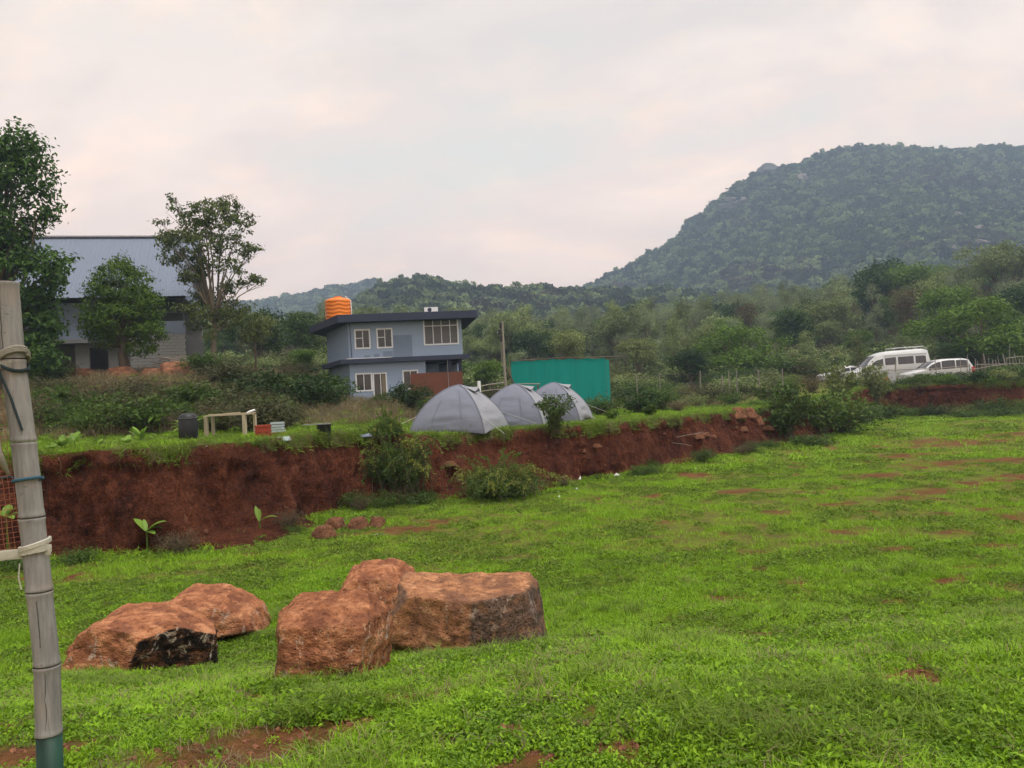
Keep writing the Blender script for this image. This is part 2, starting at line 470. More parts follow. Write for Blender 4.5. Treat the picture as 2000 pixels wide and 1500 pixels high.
def bareness(x, y):
    x = np.asarray(x, float); y = np.asarray(y, float)
    n = fbm(x * 1.1, y * 1.1, seed=21, octv=4, gain=0.6)
    v = sm(0.30, 0.62, n + 0.16 * fbm(x * 0.25, y * 0.25, seed=22, octv=2) + 0.12 * sm(0, 20, x) * sm(8, 20, y))
    n2 = 0.75 * fbm(x * 2.3, y * 3.6, seed=23, octv=4, gain=.65)
    for p, r0 in _bp:
        d = np.hypot((x - p[0]) * .8, (y - p[1]) * 1.25) / (r0 * (.85 if p[1] < 8 else .7))
        v = np.maximum(v, (1 - sm(0.1, 1.45, d + n2)) * .92)
    return v

# --- the ground sheet: fine in front of the camera, coarse elsewhere, out to the horizon
rad = np.concatenate([np.geomspace(0.8, 70, 330), np.geomspace(71, 3500, 90)])
ang = np.concatenate([np.radians(np.linspace(-44, 44, 520)), np.radians(np.linspace(46, 314, 60))])
_r, _a = np.meshgrid(rad, ang, indexing='ij')
gx, gyy = _r * np.sin(_a), _r * np.cos(_a)
gz = H(gx, gyy)
gb = bareness(gx, gyy) * (bank_sd(gx, gyy).reshape(gx.shape) < 3.0)
nr, na = gx.shape
idx = np.arange(nr * na).reshape(nr, na)
nx = np.roll(idx, -1, 1)
F = np.stack([idx[:-1], idx[1:], nx[1:], nx[:-1]], -1).reshape(-1, 4)
cen = np.array([[0, 0, h1(0, 0)]])
F3 = np.stack([np.full(na, nr * na), idx[0], nx[0]], -1)
Vg = np.vstack([np.stack([gx, gyy, gz], -1).reshape(-1, 3), cen])
m = NT('ground_soil_grass')
P_ = m.pos()
bare = m.attr('bare'); brush = m.attr('brush')
n1 = m.noise(P_, 2.3, 6, 0.65); n2 = m.noise(P_, 14.0, 6, 0.7); n3 = m.noise(P_, 0.5, 4); n4 = m.noise(P_, 45.0, 4, 0.7)
soil = m.ramp(m.math('ADD', m.math('MULTIPLY', n1, .35), m.math('ADD', m.math('MULTIPLY', n2, .35), m.math('MULTIPLY', n4, .3))), [(0.38, (0.05, 0.02, 0.012, 1)), (0.48, (0.145, 0.05, 0.024, 1)), (0.56, (0.20, 0.075, 0.036, 1)), (0.66, (0.30, 0.135, 0.07, 1))])
green = m.ramp(m.math('ADD', m.math('MULTIPLY', n1, .45), m.math('MULTIPLY', n2, .55)), [(0.34, (0.11, 0.08, 0.034, 1)), (0.46, (0.13, 0.125, 0.03, 1)), (0.56, (0.155, 0.20, 0.022, 1)), (0.7, (0.22, 0.29, 0.022, 1))])
brown = m.ramp(m.math('ADD', m.math('MULTIPLY', n1, .5), m.math('MULTIPLY', n2, .5)), [(0.3, (0.022, 0.027, 0.010, 1)), (0.5, (0.05, 0.05, 0.02, 1)), (0.7, (0.10, 0.08, 0.035, 1))])
c_ = m.mix(m.ramp(m.math('ADD', bare, m.math('MULTIPLY', m.math('SUBTRACT', n2, .5), 1.2)), [(.22, 0.0), (.95, 0.9)]), green, soil)
c_ = m.mix(brush, c_, brown)
m.principled(c_, 0.95, m.bump(m.math('ADD', m.math('ADD', n2, m.math('MULTIPLY', n4, .6)), m.math('MULTIPLY', n1, 1.5)), 0.9, 0.06), 0.1)
gme = mesh_np('ground', Vg, [F, F3], [m.m], smooth=True)
def fattr(me, name, v):
    a = me.attributes.new(name, 'FLOAT', 'POINT'); a.data.foreach_set('value', np.asarray(v, np.float32).ravel())
sdg = bank_sd(gx, gyy).reshape(gx.shape)
brushv = sm(6.5, 10.5, sdg + 2.0 * fbm(gx * .3, gyy * .3, seed=31, octv=2)) * (1 - 0.75 * sm(-2, 3, gx) * (1 - sm(13, 19, sdg)))
fattr(gme, 'bare', np.append(gb, 0)); fattr(gme, 'brush', np.append(brushv, 0))
tag(obj('ground', gme), kind='structure')

# --- the cut earth bank between field and upper terrace
rows = np.array(list(np.array([-0.75, -0.45, -0.22, -0.05])) + list(np.linspace(0, 1, 36)) + [1.03, 1.07, 1.12, 1.2, 1.35, 1.7])
nb = len(BL); V = np.zeros((nb, len(rows), 3))
sel = (BL[:, 0] > -40) & (BL[:, 0] < 70)
fz = field_z(BL[:, 0], BL[:, 1])
pt = BL + BN * 1.2
topz = plate_z(pt[:, 0], pt[:, 1], np.full(nb, 1.2)) + 0.04
hgt = topz - fz
lean = 0.52 + 0.26 * fbm(BS * 0.3, BS * 0, seed=41, octv=2)
slump = sm(0.15, 0.6, fbm(BS * 0.22, BS * 0 + 5, seed=42, octv=2))        # where earth has slid down
for j, t in enumerate(rows):
    if t <= 0:
        s_ = t * (0.6 + 0.9 * slump); z = fz + (0.0 if t < -0.6 else 0.16 * sm(-0.75, 0, t)) * (0.5 + slump)
        z = z - (0.10 if t < -0.6 else 0)
    elif t <= 1:
        prof = (t ** 0.8) * (1 - slump) + (0.25 * t + 0.75 * t ** 1.6) * slump
        s_ = lean * t * (1 + 0.9 * slump)
        z = fz + 0.16 * (0.5 + slump) + (hgt - 0.16 * (0.5 + slump)) * prof
    else:
        s_ = lean * (1 + 0.9 * slump) + (t - 1) * 2.0
        z = topz - (0.07 if t > 1.5 else 0.0) - 0.02 * (t - 1)
    P2 = BL + BN * np.reshape(s_, (-1, 1)) if np.ndim(s_) else BL + BN * s_
    V[:, j, :2] = P2; V[:, j, 2] = z
tt = np.broadcast_to(rows, (nb, len(rows)))
face = np.clip(np.minimum(tt + 0.25, 1.15 - tt) * 5, 0, 1)
U = np.broadcast_to(BS[:, None], tt.shape)
d = 0.42 * fbm(U * 0.7, V[..., 2] * 0.3, seed=43, octv=3) + 0.34 * (np.abs(fbm(U * 1.7, V[..., 2] * 0.3, seed=44, octv=3)) - .2) + 0.15 * fbm(U * 4.2, V[..., 2] * 2.2, seed=49, octv=4, gain=.6) + 0.10 * (np.abs(fbm(U * 6.5, V[..., 2] * 5, seed=45, octv=3)) - .2) - 0.16 * sm(.72, .9, tt) * sm(1.3, 1.0, tt) * sm(-.3, .2, fbm(U * .6, U * 0, seed=40, octv=2))
hol = sm(0.35, 0.7, fbm(U * 1.1, V[..., 2] * 1.1, seed=46, octv=3)) * 0.22
V[..., :2] += BN[:, None, :] * ((d + hol) * face)[..., None]
V[..., 2] += 0.04 * fbm(U * 2.1, tt * 3, seed=47, octv=3) * face
V = V[sel]; tt2 = tt[sel]; U2 = U[sel]
m = NT('bank_red_earth')
P_ = m.pos()
Ps = m.mapping(P_, (1, 1, 0.35))
n1 = m.noise(Ps, 1.6, 6, 0.65); n2 = m.noise(P_, 9.0, 6, 0.7); n3 = m.noise(P_, 0.45, 3); n4 = m.noise(P_, 28, 4, .6)
c_ = m.ramp(m.math('ADD', m.math('MULTIPLY', n1, .6), m.math('MULTIPLY', n2, .4)), [(0.34, (0.018, 0.008, 0.006, 1)), (0.44, (0.060, 0.020, 0.012, 1)), (0.54, (0.115, 0.037, 0.020, 1)), (0.68, (0.24, 0.095, 0.048, 1))])
c_ = m.mix(m.ramp(n3, [(0.42, 0.0), (0.62, 0.55)]), c_, (0.145, 0.048, 0.023, 1))
c_ = m.mix(.75, c_, m.ramp(m.math('ADD', m.math('MULTIPLY', n4, .5), m.math('MULTIPLY', m.noise(m.mapping(P_, (1, 1, .25)), 16, 5, .7), .5)), [(.38, .35), (.5, 1.0), (.62, 1.7)]), 'MULTIPLY')
topg = m.attr('top')
c_ = m.mix(m.math('MULTIPLY', topg, m.ramp(n2, [(0.3, 0.5), (0.6, 1.0)])), c_, (0.085, 0.13, 0.018, 1))
m.principled(c_, 0.95, m.bump(m.math('ADD', m.math('ADD', n2, m.math('MULTIPLY', n1, 2)), m.math('MULTIPLY', n4, .6)), 1.0, 0.16), 0.08)
a_, b_ = V.shape[:2]
i = np.arange(a_ * b_).reshape(a_, b_)
Fb = np.stack([i[:-1, :-1], i[1:, :-1], i[1:, 1:], i[:-1, 1:]], -1).reshape(-1, 4)
bme = mesh_np('earth_bank', V.reshape(-1, 3), Fb, [m.m], smooth=True)
fattr(bme, 'top', sm(1.0, 1.12, tt2 + 0.10 * fbm(U2 * 2.5, tt2 * 4, seed=48, octv=2)))
bank_o = tag(obj('earth_bank', bme), kind='structure')
BANKV = V.copy()

# --- hills
def hill(name, sil, Y0, Y1, Y2, seed, z0, amp, mat, x_step=6.0):
    sil = np.array(sil, float)
    Pr = np.array([at(px, py, Y1) for px, py in sil])
    order = np.argsort(Pr[:, 0]); Pr = Pr[order]
    xs = np.arange(Pr[0, 0], Pr[-1, 0], x_step)
    hz = np.interp(xs, Pr[:, 0], Pr[:, 2])
    k = np.ones(5) / 5
    hz = np.convolve(np.pad(hz, 2, mode='edge'), k, 'valid') if len(hz) > 5 else hz
    ys = np.concatenate([np.linspace(Y0, Y1, 60), np.linspace(Y1, Y2, 25)[1:]])
    X, Y = np.meshgrid(xs, ys, indexing='ij')
    t = np.clip((Y - Y0) / (Y1 - Y0), 0, 1)
    back = 1 - 0.85 * sm(Y1, Y2, Y)
    g = (0.75 * t + 0.25 * t * t) * back
    Z = z0 + (hz[:, None] - z0) * g + amp * fbm(X / 70, Y / 70, seed=seed, octv=4) * np.minimum(1, t * 2) * (1 - 0.75 * sm(0.85, 1.0, t))
    a, b = X.shape
    i = np.arange(a * b).reshape(a, b)
    F = np.stack([i[:-1, :-1], i[1:, :-1], i[1:, 1:], i[:-1, 1:]], -1).reshape(-1, 4)
    Vh = np.stack([X, Y, Z], -1)
    o = tag(obj(name, mesh_np(name, Vh.reshape(-1, 3), F, [mat], smooth=True)), kind='structure')
    return X, Y, Z, xs, ys
M['hillsoil'] = plain('hill_soil', (0.045, 0.05, 0.024, 1), 0.95, 0.03, 0.5, 0.3, 0.05, bdist=1.0)
HILL_R = hill('hill', [(1060, 640), (1100, 600), (1130, 584), (1160, 562), (1240, 527), (1300, 492), (1340, 458), (1400, 406), (1440, 371), (1490, 338), (1560, 328), (1620, 301),
               (1700, 293), (1800, 298), (1880, 296), (1950, 298), (2050, 300), (2200, 330), (2500, 470), (2800, 640)], 330, 700, 960, 51, 20, 9, M['hillsoil'])
HILL_M = hill('hill', [(560, 680), (640, 640), (690, 597), (730, 570), (800, 555), (830, 550), (870, 555), (910, 570), (960, 576), (1040, 573), (1100, 579), (1200, 582), (1400, 590), (1600, 600), (1800, 640)],
              230, 400, 520, 52, 16, 5, M['hillsoil'], 4.0)
HILL_F = hill('hill', [(-300, 600), (0, 610), (250, 605), (380, 602), (480, 594), (560, 583), (620, 571), (690, 560), (730, 556), (790, 566), (900, 584), (1100, 600)], 520, 900, 1150, 53, 20, 8, M['hillsoil'])

# ================================================================== VEGETATION BUILDERS
def leaves(rng, C, N, L, Wd, droop=0.15):
    """rhombus leaves at centres C with outward bias N"""
    n = len(C)
    nrm = N + rng.normal(0, 0.75, (n, 3)); nrm /= np.linalg.norm(nrm, axis=1)[:, None] + 1e-9
    u = rng.normal(0, 1, (n, 3)); u[:, 2] -= 0.25
    u -= (u * nrm).sum(1)[:, None] * nrm; u /= np.linalg.norm(u, axis=1)[:, None] + 1e-9
    v = np.cross(nrm, u)
    l = (L * rng.uniform(0.65, 1.35, n))[:, None]; w = (Wd * rng.uniform(0.65, 1.35, n))[:, None]
    p0 = C - u * l / 2; p2 = C + u * l / 2 - np.array([0, 0, 1]) * l * droop
    p1 = C + v * w / 2 + nrm * w * 0.12; p3 = C - v * w / 2 + nrm * w * 0.12
    V = np.stack([p0, p1, p2, p3], 1).reshape(-1, 3)
    F = np.arange(4 * n).reshape(-1, 4)
    return V, F
def join(parts):
    V, F3, F4, n = [], [], [], 0
    for v, f in parts:
        f = np.asarray(f)
        if len(v) == 0: continue
        (F4 if f.shape[1] == 4 else F3).append(f + n); V.append(v); n += len(v)
    return np.concatenate(V), [np.concatenate(q) for q in (F4, F3) if q]
def grow(rng, p, d, length, rad, level, tubes, tips, up=0.1, wig=0.22, kids=(2, 4), spread=0.75, shrink=0.72):
    n = 5
    P = [np.array(p, float)]; d = np.array(d, float); d /= np.linalg.norm(d)
    for _ in range(n):
        d = d + rng.normal(0, wig, 3) * 0.5 + np.array([0, 0, up]) * 0.5
        d /= np.linalg.norm(d)
        P.append(P[-1] + d * length / n)
    rr = np.linspace(rad, rad * 0.62, n + 1)
    tubes.append(tube(P, rr, 7 if level > 1 else 4))
    if level <= 1:
        for q in P[2:]:
            tips.append((q, d.copy()))
    if level == 0:
        return
    k = rng.integers(kids[0], kids[1] + 1)
    for c in range(k):
        a = rng.uniform(0, 2 * PI)
        ref = np.cross(d, [0.3, 0.2, 0.9]); ref /= np.linalg.norm(ref) + 1e-9
        s2 = np.cross(d, ref)
        nd = d + spread * rng.uniform(0.6, 1.2) * (math.cos(a + c * 2 * PI / k) * ref + math.sin(a + c * 2 * PI / k) * s2)
        st = P[-1] if c < 2 else P[rng.integers(2, n)]
        grow(rng, st, nd, length * shrink * rng.uniform(0.8, 1.15), rad * 0.58, level - 1, tubes, tips, up, wig, kids, spread, shrink)
def lobe_points(rng, lobes, n_clump, per, sig, shell=0.55):
    """points clustered in clumps spread through ellipsoid lobes"""
    vol = np.array([l[1][0] * l[1][1] * l[1][2] for l in lobes]) ** 0.75
    which = rng.choice(len(lobes), n_clump, p=vol / vol.sum())
    d = rng.normal(0, 1, (n_clump, 3)); d /= np.linalg.norm(d, axis=1)[:, None]
    r = rng.uniform(shell ** 3, 1, n_clump) ** (1 / 3)
    c = np.array([lobes[w][0] for w in which]); s = np.array([lobes[w][1] for w in which])
    cc = c + d * r[:, None] * s
    P = np.repeat(cc, per, 0); D = np.repeat(d, per, 0)
    off = rng.normal(0, 1, P.shape); P = P + off * sig * np.array([1, 1, 0.65])
    Nn = D * 0.5 + off / (np.linalg.norm(off, axis=1)[:, None] + 1e-9) * 0.4 + np.array([0, 0, 0.55])
    return P, Nn
def tree_lobed(seed, trunk_h, rad, lobes, n_clump, per, sig, leaf, lw, shell=0.55, multi=1, lean=0.0):
    """trunk + limbs reaching into every lobe; returns (trunk, crown) as (V, [F])"""
    rng = np.random.default_rng(seed)
    tb = []
    for k in range(multi):
        off = np.array([rng.uniform(-.5, .5), rng.uniform(-.3, .3), 0]) * (1.2 if multi > 1 else 0) * rad * 3
        top = np.array([lean, 0, trunk_h]) + off * 0.6
        P = [off + (top - off) * t + np.array([rng.normal(0, rad * .35), rng.normal(0, rad * .35), 0]) * (t > 0) for t in np.linspace(0, 1, 6)]
        P[0][2] -= 0.25
        tb.append(tube(P, np.linspace(rad * 1.25, rad * 0.8, 6), 9))
        for c, s in lobes:
            c = np.array(c); s = np.array(s)
            for q in range(3):
                e_ = c + rng.uniform(-.65, .65, 3) * s
                mid = (P[-1] + e_) / 2 + rng.normal(0, .08, 3) * np.linalg.norm(e_ - P[-1])
                mid[2] -= 0.08 * np.linalg.norm(e_ - P[-1])
                b0 = P[rng.integers(3, 6)]
                tt_ = np.linspace(0, 1, 7)[:, None]
                Q = (1 - tt_) ** 2 * b0 + 2 * tt_ * (1 - tt_) * mid + tt_ ** 2 * e_
                tb.append(tube(Q, np.linspace(rad * 0.42, rad * 0.07, 7), 5))
    Pp, Nn = lobe_points(rng, lobes, n_clump, per, sig, shell)
    return join(tb), join([leaves(rng, Pp, Nn, leaf, lw)])
def mk_tree(name, label, cat, loc, data, leafm, barkm, rz=0.0, sc=1.0, group=None):
    t = thing(name, label, cat, loc, rz, group)
    (tv, tf), (cv, cf) = data
    obj('trunk', mesh_np('trunk', tv, tf, [barkm], smooth=True), t)
    obj('crown', mesh_np('crown', cv, cf, [leafm]), t)
    t.scale = (sc, sc, sc)
    return t
def bush_data(seed, h, r, n_stem, per_stem, leaf, lw, arch=0.5, spreadz=0.12, low=0.25, bsp=0.12):
    rng = np.random.default_rng(seed)
    st, C, N = [], [], []
    for k in range(n_stem):
        a = rng.uniform(0, 2 * PI); q = rng.uniform(0.15, 1.0) ** 0.6
        hh = h * rng.uniform(0.55, 1.05) * (1 - 0.25 * q); rr = r * q
        b0 = np.array([rng.normal(0, r * bsp), rng.normal(0, r * bsp * .6), -0.03])
        o_ = b0 * [1, 1, 0] * (bsp > .2)
        e_ = np.array([rr * math.cos(a), rr * math.sin(a), hh * (1 - arch * q * 0.6)]) + o_
        mid = np.array([rr * .35 * math.cos(a), rr * .35 * math.sin(a), hh * (0.85 + arch * .3)]) + o_
        t = np.linspace(0, 1, 7)[:, None]
        Q = (1 - t) ** 2 * b0 + 2 * t * (1 - t) * mid + t ** 2 * e_
        st.append(tube(Q, np.linspace(0.009, 0.002, 7) * max(0.6, min(h, 1.2)), 4))
        t = rng.uniform(low, 1.02, per_stem)[:, None]
        Q = (1 - t) ** 2 * b0 + 2 * t * (1 - t) * mid + t ** 2 * e_
        off = rng.normal(0, 1, Q.shape)
        C.append(Q + off * spreadz * r * (0.35 + 0.65 * (1 - np.abs(2 * t - 1.1)))); N.append(off * 0.4 + np.array([0, 0, .7]))
    return join(st), join([leaves(rng, np.concatenate(C), np.concatenate(N), leaf, lw)])
def mk_bush(name, label, loc, data, leafm, rz=0.0, sc=1.0, group=None, cat='shrub'):
    t = thing(name, label, cat, loc, rz, group)
    (tv, tf), (cv, cf) = data
    obj('stems', mesh_np('stems', tv, tf, [M['stem']]), t)
    obj('foliage', mesh_np('foliage', cv, cf, [leafm]), t)
    t.scale = (sc, sc, sc) if np.isscalar(sc) else sc
    return t
def big_leaf(base, az, length, width, rise=0.8, droop=0.9, fold=0.25, n=8):
    """one broad leaf blade with a folded midrib"""
    t = np.linspace(0, 1, n)
    el = rise - droop * t * 1.3
    ds = length / (n - 1)
    x = np.concatenate([[0], np.cumsum(np.cos(el[:-1]) * ds)]); z = np.concatenate([[0], np.cumsum(np.sin(el[:-1]) * ds)])
    w = width / 2 * np.sin(PI * np.clip(t * 0.93 + 0.05, 0, 1)) ** 0.8
    w[-1] = 0.002
    G = np.zeros((n, 3, 3))
    for j, sgn in enumerate((-1, 0, 1)):
        G[:, j, 0] = x; G[:, j, 1] = sgn * w; G[:, j, 2] = z + abs(sgn) * fold * w
    c, s = math.cos(az), math.sin(az)
    Rm = np.array([[c, -s, 0], [s, c, 0], [0, 0, 1]])
    return G @ Rm.T + np.asarray(base)

# ------------------------------------------------------------------ geometry-node scatter ("stuff")
def proto_coll(name, meshes):
    c = bpy.data.collections.new(name)
    for k, me in enumerate(meshes):
        o = bpy.data.objects.new('%s_%02d' % (name, k), me)
        c.objects.link(o)
    return c
def scatter(name, coll, P, rot, scl, idx, label, cat):
    me = bpy.data.meshes.new(name)
    me.vertices.add(len(P)); me.vertices.foreach_set('co', np.asarray(P, np.float32).ravel())
    a = me.attributes.new('rot', 'FLOAT_VECTOR', 'POINT'); a.data.foreach_set('vector', np.asarray(rot, np.float32).ravel())
    scl = np.asarray(scl, np.float32)
    if scl.ndim == 1: scl = np.repeat(scl[:, None], 3, 1)
    a = me.attributes.new('scl', 'FLOAT_VECTOR', 'POINT'); a.data.foreach_set('vector', scl.ravel())
    a = me.attributes.new('idx', 'INT', 'POINT'); a.data.foreach_set('value', np.asarray(idx, np.int32))
    o = obj(name, me)
    g = bpy.data.node_groups.new('scatter_' + name, 'GeometryNodeTree')
    g.interface.new_socket('Geometry', in_out='INPUT', socket_type='NodeSocketGeometry')
    g.interface.new_socket('Geometry', in_out='OUTPUT', socket_type='NodeSocketGeometry')
    gi = g.nodes.new('NodeGroupInput'); go = g.nodes.new('NodeGroupOutput')
    ci = g.nodes.new('GeometryNodeCollectionInfo'); ci.inputs['Collection'].default_value = coll
    ci.inputs['Separate Children'].default_value = True; ci.inputs['Reset Children'].default_value = True
    ip = g.nodes.new('GeometryNodeInstanceOnPoints'); ip.inputs['Pick Instance'].default_value = True
    def na(nm, ty):
        q = g.nodes.new('GeometryNodeInputNamedAttribute'); q.data_type = ty; q.inputs['Name'].default_value = nm
        return [s for s in q.outputs if s.enabled and s.name == 'Attribute'][0]
    L = g.links.new
    L(gi.outputs[0], ip.inputs['Points']); L(ci.outputs[0], ip.inputs['Instance'])
    L(na('idx', 'INT'), ip.inputs['Instance Index']); L(na('rot', 'FLOAT_VECTOR'), ip.inputs['Rotation']); L(na('scl', 'FLOAT_VECTOR'), ip.inputs['Scale'])
    L(ip.outputs[0], go.inputs[0])
    md = o.modifiers.new('scatter', 'NODES'); md.node_group = g
    return tag(o, label, cat, kind='stuff')
def tuft(seed, n, R0, h, w, bend=0.5, segs=2):
    rng = np.random.default_rng(seed)
    V, F3, F4 = [], [], []
    b = 0
    for k in range(n):
        a = rng.uniform(0, 2 * PI); r = R0 * math.sqrt(rng.uniform(0, 1))
        base = np.array([r * math.cos(a), r * math.sin(a), -0.01])
        az = rng.uniform(0, 2 * PI); hh = h * rng.uniform(0.5, 1.2); bd = bend * rng.uniform(0.3, 1.6)
        out = np.array([math.cos(az), math.sin(az), 0]); side = np.array([-out[1], out[0], 0]) * w * rng.uniform(0.7, 1.3) / 2
        if segs == 1:
            V += [base - side, base + side, base + out * hh * bd + np.array([0, 0, hh])]
            F3.append([b, b + 1, b + 2]); b += 3
        else:
            mid = base + out * hh * bd * 0.3 + np.array([0, 0, hh * 0.62]); tip = base + out * hh * bd + np.array([0, 0, hh * (1 - 0.25 * bd)])
            V += [base - side, base + side, mid + side * .8, mid - side * .8, tip]
            F4.append([b, b + 1, b + 2, b + 3]); F3.append([b + 3, b + 2, b + 4]); b += 5
    return np.array(V), [np.array(q) for q in (F4, F3) if len(q)]
def weed(seed, n, R0, h, L, Wd):
    rng = np.random.default_rng(seed)
    a = rng.uniform(0, 2 * PI, n); r = R0 * np.sqrt(rng.uniform(0, 1, n))
    C = np.stack([r * np.cos(a), r * np.sin(a), h * rng.uniform(0.1, 1, n) * (1 - 0.5 * (r / R0) ** 2)], -1)
    N = np.stack([np.cos(a) * .3, np.sin(a) * .3, np.ones(n) * 1.1], -1)
    return join([leaves(rng, C, N, L, Wd, 0.1)])

# ================================================================== ROCKS
import bmesh
def _ico(sub):
    bm = bmesh.new(); bmesh.ops.create_icosphere(bm, subdivisions=sub, radius=1.0)
    V = np.array([v.co[:] for v in bm.verts]); F = np.array([[v.index for v in f.verts] for f in bm.faces]); bm.free()
    return V, F
ICO = {k: _ico(k) for k in (3, 4, 5, 6)}
def rock_mat(name, top, mid, low, dark, white=0.5):
    m = NT(name)
    o = m.obj()
    n1 = m.noise(o, 3.2, 6, 0.62); n2 = m.noise(o, 14, 6, 0.65); n3 = m.noise(m.mapping(o, (1, 1, 2.4), (0.4, 0.3, 0)), 1.6, 5, 0.6, 0.8)
    n4 = m.noise(m.mapping(o, (2.6, 2.6, 1.0), (0.3, 0.5, 0)), 2.6, 8, 0.75, 1.5)
    c = m.ramp(m.math('ADD', m.math('MULTIPLY', n1, .55), m.math('MULTIPLY', n2, .45)), [(0.36, low), (0.5, mid), (0.62, top)])
    c = m.mix(m.ramp(n3, [(0.50, 0.0), (0.60, 0.7)]), c, low)
    c = m.mix(m.ramp(m.noise(o, 7.5, 5, .7), [(0.56, 0.0), (0.66, 0.6)]), c, tuple(min(1, v * 1.25) for v in top[:3]) + (1,))
    d = m.attr('stain')
    dm = m.math('MULTIPLY', d, m.ramp(m.noise(o, 5.5, 6, 0.7), [(0.36, 0.35), (0.52, 1.0)]))
    c = m.mix(dm, c, dark)
    wv = m.math('MULTIPLY', m.ramp(n4, [(0.555, 0.0), (0.60, 1.0)]), m.math('MULTIPLY', m.attr('side'), white))
    c = m.mix(wv, c, (0.52, 0.42, 0.33, 1))
    h = m.math('ADD', m.math('ADD', m.math('MULTIPLY', n1, 1.5), n2), m.math('MULTIPLY', m.noise(o, 50, 4, .6), .45))
    pit = m.ramp(m.n('ShaderNodeTexVoronoi', {'Vector': o, 'Scale': 24.0, 'Randomness': 1.0}).outputs['Distance'], [(.08, 0.0), (.3, 1.0)])
    h = m.math('ADD', h, m.math('MULTIPLY', pit, .3))
    c = m.mix(.35, c, pit, 'MULTIPLY')
    return m.principled(c, 0.9, m.bump(h, 1.0, 0.05), 0.15)
M['rock'] = rock_mat('rock_orange', (0.60, 0.285, 0.145, 1), (0.41, 0.165, 0.078, 1), (0.18, 0.066, 0.038, 1), (0.018, 0.013, 0.011, 1), 0.9)
M['rock2'] = rock_mat('rock_tan', (0.60, 0.31, 0.16, 1), (0.41, 0.185, 0.09, 1), (0.18, 0.088, 0.056, 1), (0.12, 0.083, 0.068, 1), 0.45)
M['rock_small'] = rock_mat('rock_small', (0.44, 0.21, 0.11, 1), (0.29, 0.125, 0.068, 1), (0.12, 0.055, 0.035, 1), (0.05, 0.03, 0.02, 1), 0.3)
def rock_mesh(planes, seed, mat, amp=0.03, sub=5, p=16, freq=2.2):
    D, F = ICO[sub]
    rs = []
    for ip, (n, dd, st) in enumerate(planes):
        n = np.array(n, float); n /= np.linalg.norm(n)
        c = D @ n
        wob = 1 + .055 * fbm(D[:, 0] * 2.2 + 3.1 * ip, D[:, 1] * 2.2, D[:, 2] * 2.2 + 1.7 * ip, seed + 3 * ip, 4, .6)
        rs.append(np.where(c > 0.05, dd * wob / np.maximum(c, 0.05), 1e3))
    rs = np.stack(rs, 1)
    w = rs ** -p; r = w.sum(1) ** (-1 / p); w = w / w.sum(1)[:, None]
    V = D * r[:, None]
    q = V * 1.25
    V = V * (1 + (.05 * fbm(q[:, 0], q[:, 1], q[:, 2], seed + 31, 2) - .035 * np.clip(np.abs(fbm(q[:, 0] * 2.6, q[:, 1] * 2.6, q[:, 2] * 2.6, seed + 37, 4, .6)) * -4 + 1, 0, 1))[:, None])
    q = V * freq
    ns = fbm(q[:, 0], q[:, 1], q[:, 2], seed, 5, 0.55) * amp + (np.abs(fbm(q[:, 0] * 2.3, q[:, 1] * 2.3, q[:, 2] * 2.3, seed + 7, 3)) - 0.25) * amp * 0.55
    V = V * (1 + ns[:, None] / np.maximum(r[:, None], 0.2))
    me = mesh_np('boulder', V, F, [mat], smooth=True)
    st = (w * np.array([q_[2] for q_ in planes])).sum(1)
    fattr(me, 'stain', np.clip(st * 1.5 - 0.25, 0, 1))
    nz_ = np.clip(1 - (w * np.array([np.array(q_[0])[2] / np.linalg.norm(q_[0]) for q_ in planes])).sum(1) * 1.4, 0, 1)
    fattr(me, 'side', nz_)
    return me
def rock_obj(name, me, loc, label, cat='boulder', rz=0.0, group=None, sc=1.0):
    o = obj(name, me, None, loc, (0, 0, rz))
    o.scale = (sc, sc, sc) if np.isscalar(sc) else sc
    return tag(o, label, cat, group)
def fit(o, box):
    """slide and stretch a rock in place until it spans the wanted extent"""
    V0 = np.empty(len(o.data.vertices) * 3, np.float32); o.data.vertices.foreach_get('co', V0); V0 = V0.reshape(-1, 3).astype(float)
    c, s_ = math.cos(o.rotation_euler[2]), math.sin(o.rotation_euler[2])
    for _ in range(8):
        Q = V0 * np.array(o.scale)
        Q = np.stack([Q[:, 0] * c - Q[:, 1] * s_, Q[:, 0] * s_ + Q[:, 1] * c, Q[:, 2]], -1) + np.array(o.location)
        px, py = proj(Q); k = o.location[1] / FPX
        fx = (box[2] - box[0]) / (px.max() - px.min()); fz_ = (box[3] - box[1]) / (py.max() - py.min())
        o.scale = (o.scale[0] * fx, o.scale[1] * (fx * fz_) ** .5, o.scale[2] * fz_)
        o.location.x += ((box[0] + box[2]) - (px.min() + px.max())) / 2 * k
        o.location.z -= ((box[1] + box[3]) - (py.min() + py.max())) / 2 * k
def extra(seed, n, d, k=0.0):
    r2 = np.random.default_rng(seed); q = r2.normal(0, 1, (n, 3)); q /= np.linalg.norm(q, axis=1)[:, None]
    q = q[q[:, 2] > -.3]
    return [(tuple(v), d * r2.uniform(.95, 1.12) * (1 + .45 * abs(v[0])), k * (r2.uniform() < .4)) for v in q]
def boulder(px, py, dy, planes, seed, mat, amp, p, box, lb):
    g = ground(px, py)
    o = rock_obj('boulder', rock_mesh(planes, seed, mat, amp, 6, p), (g[0], g[1] + dy, g[2] + .3), lb)
    fit(o, box)
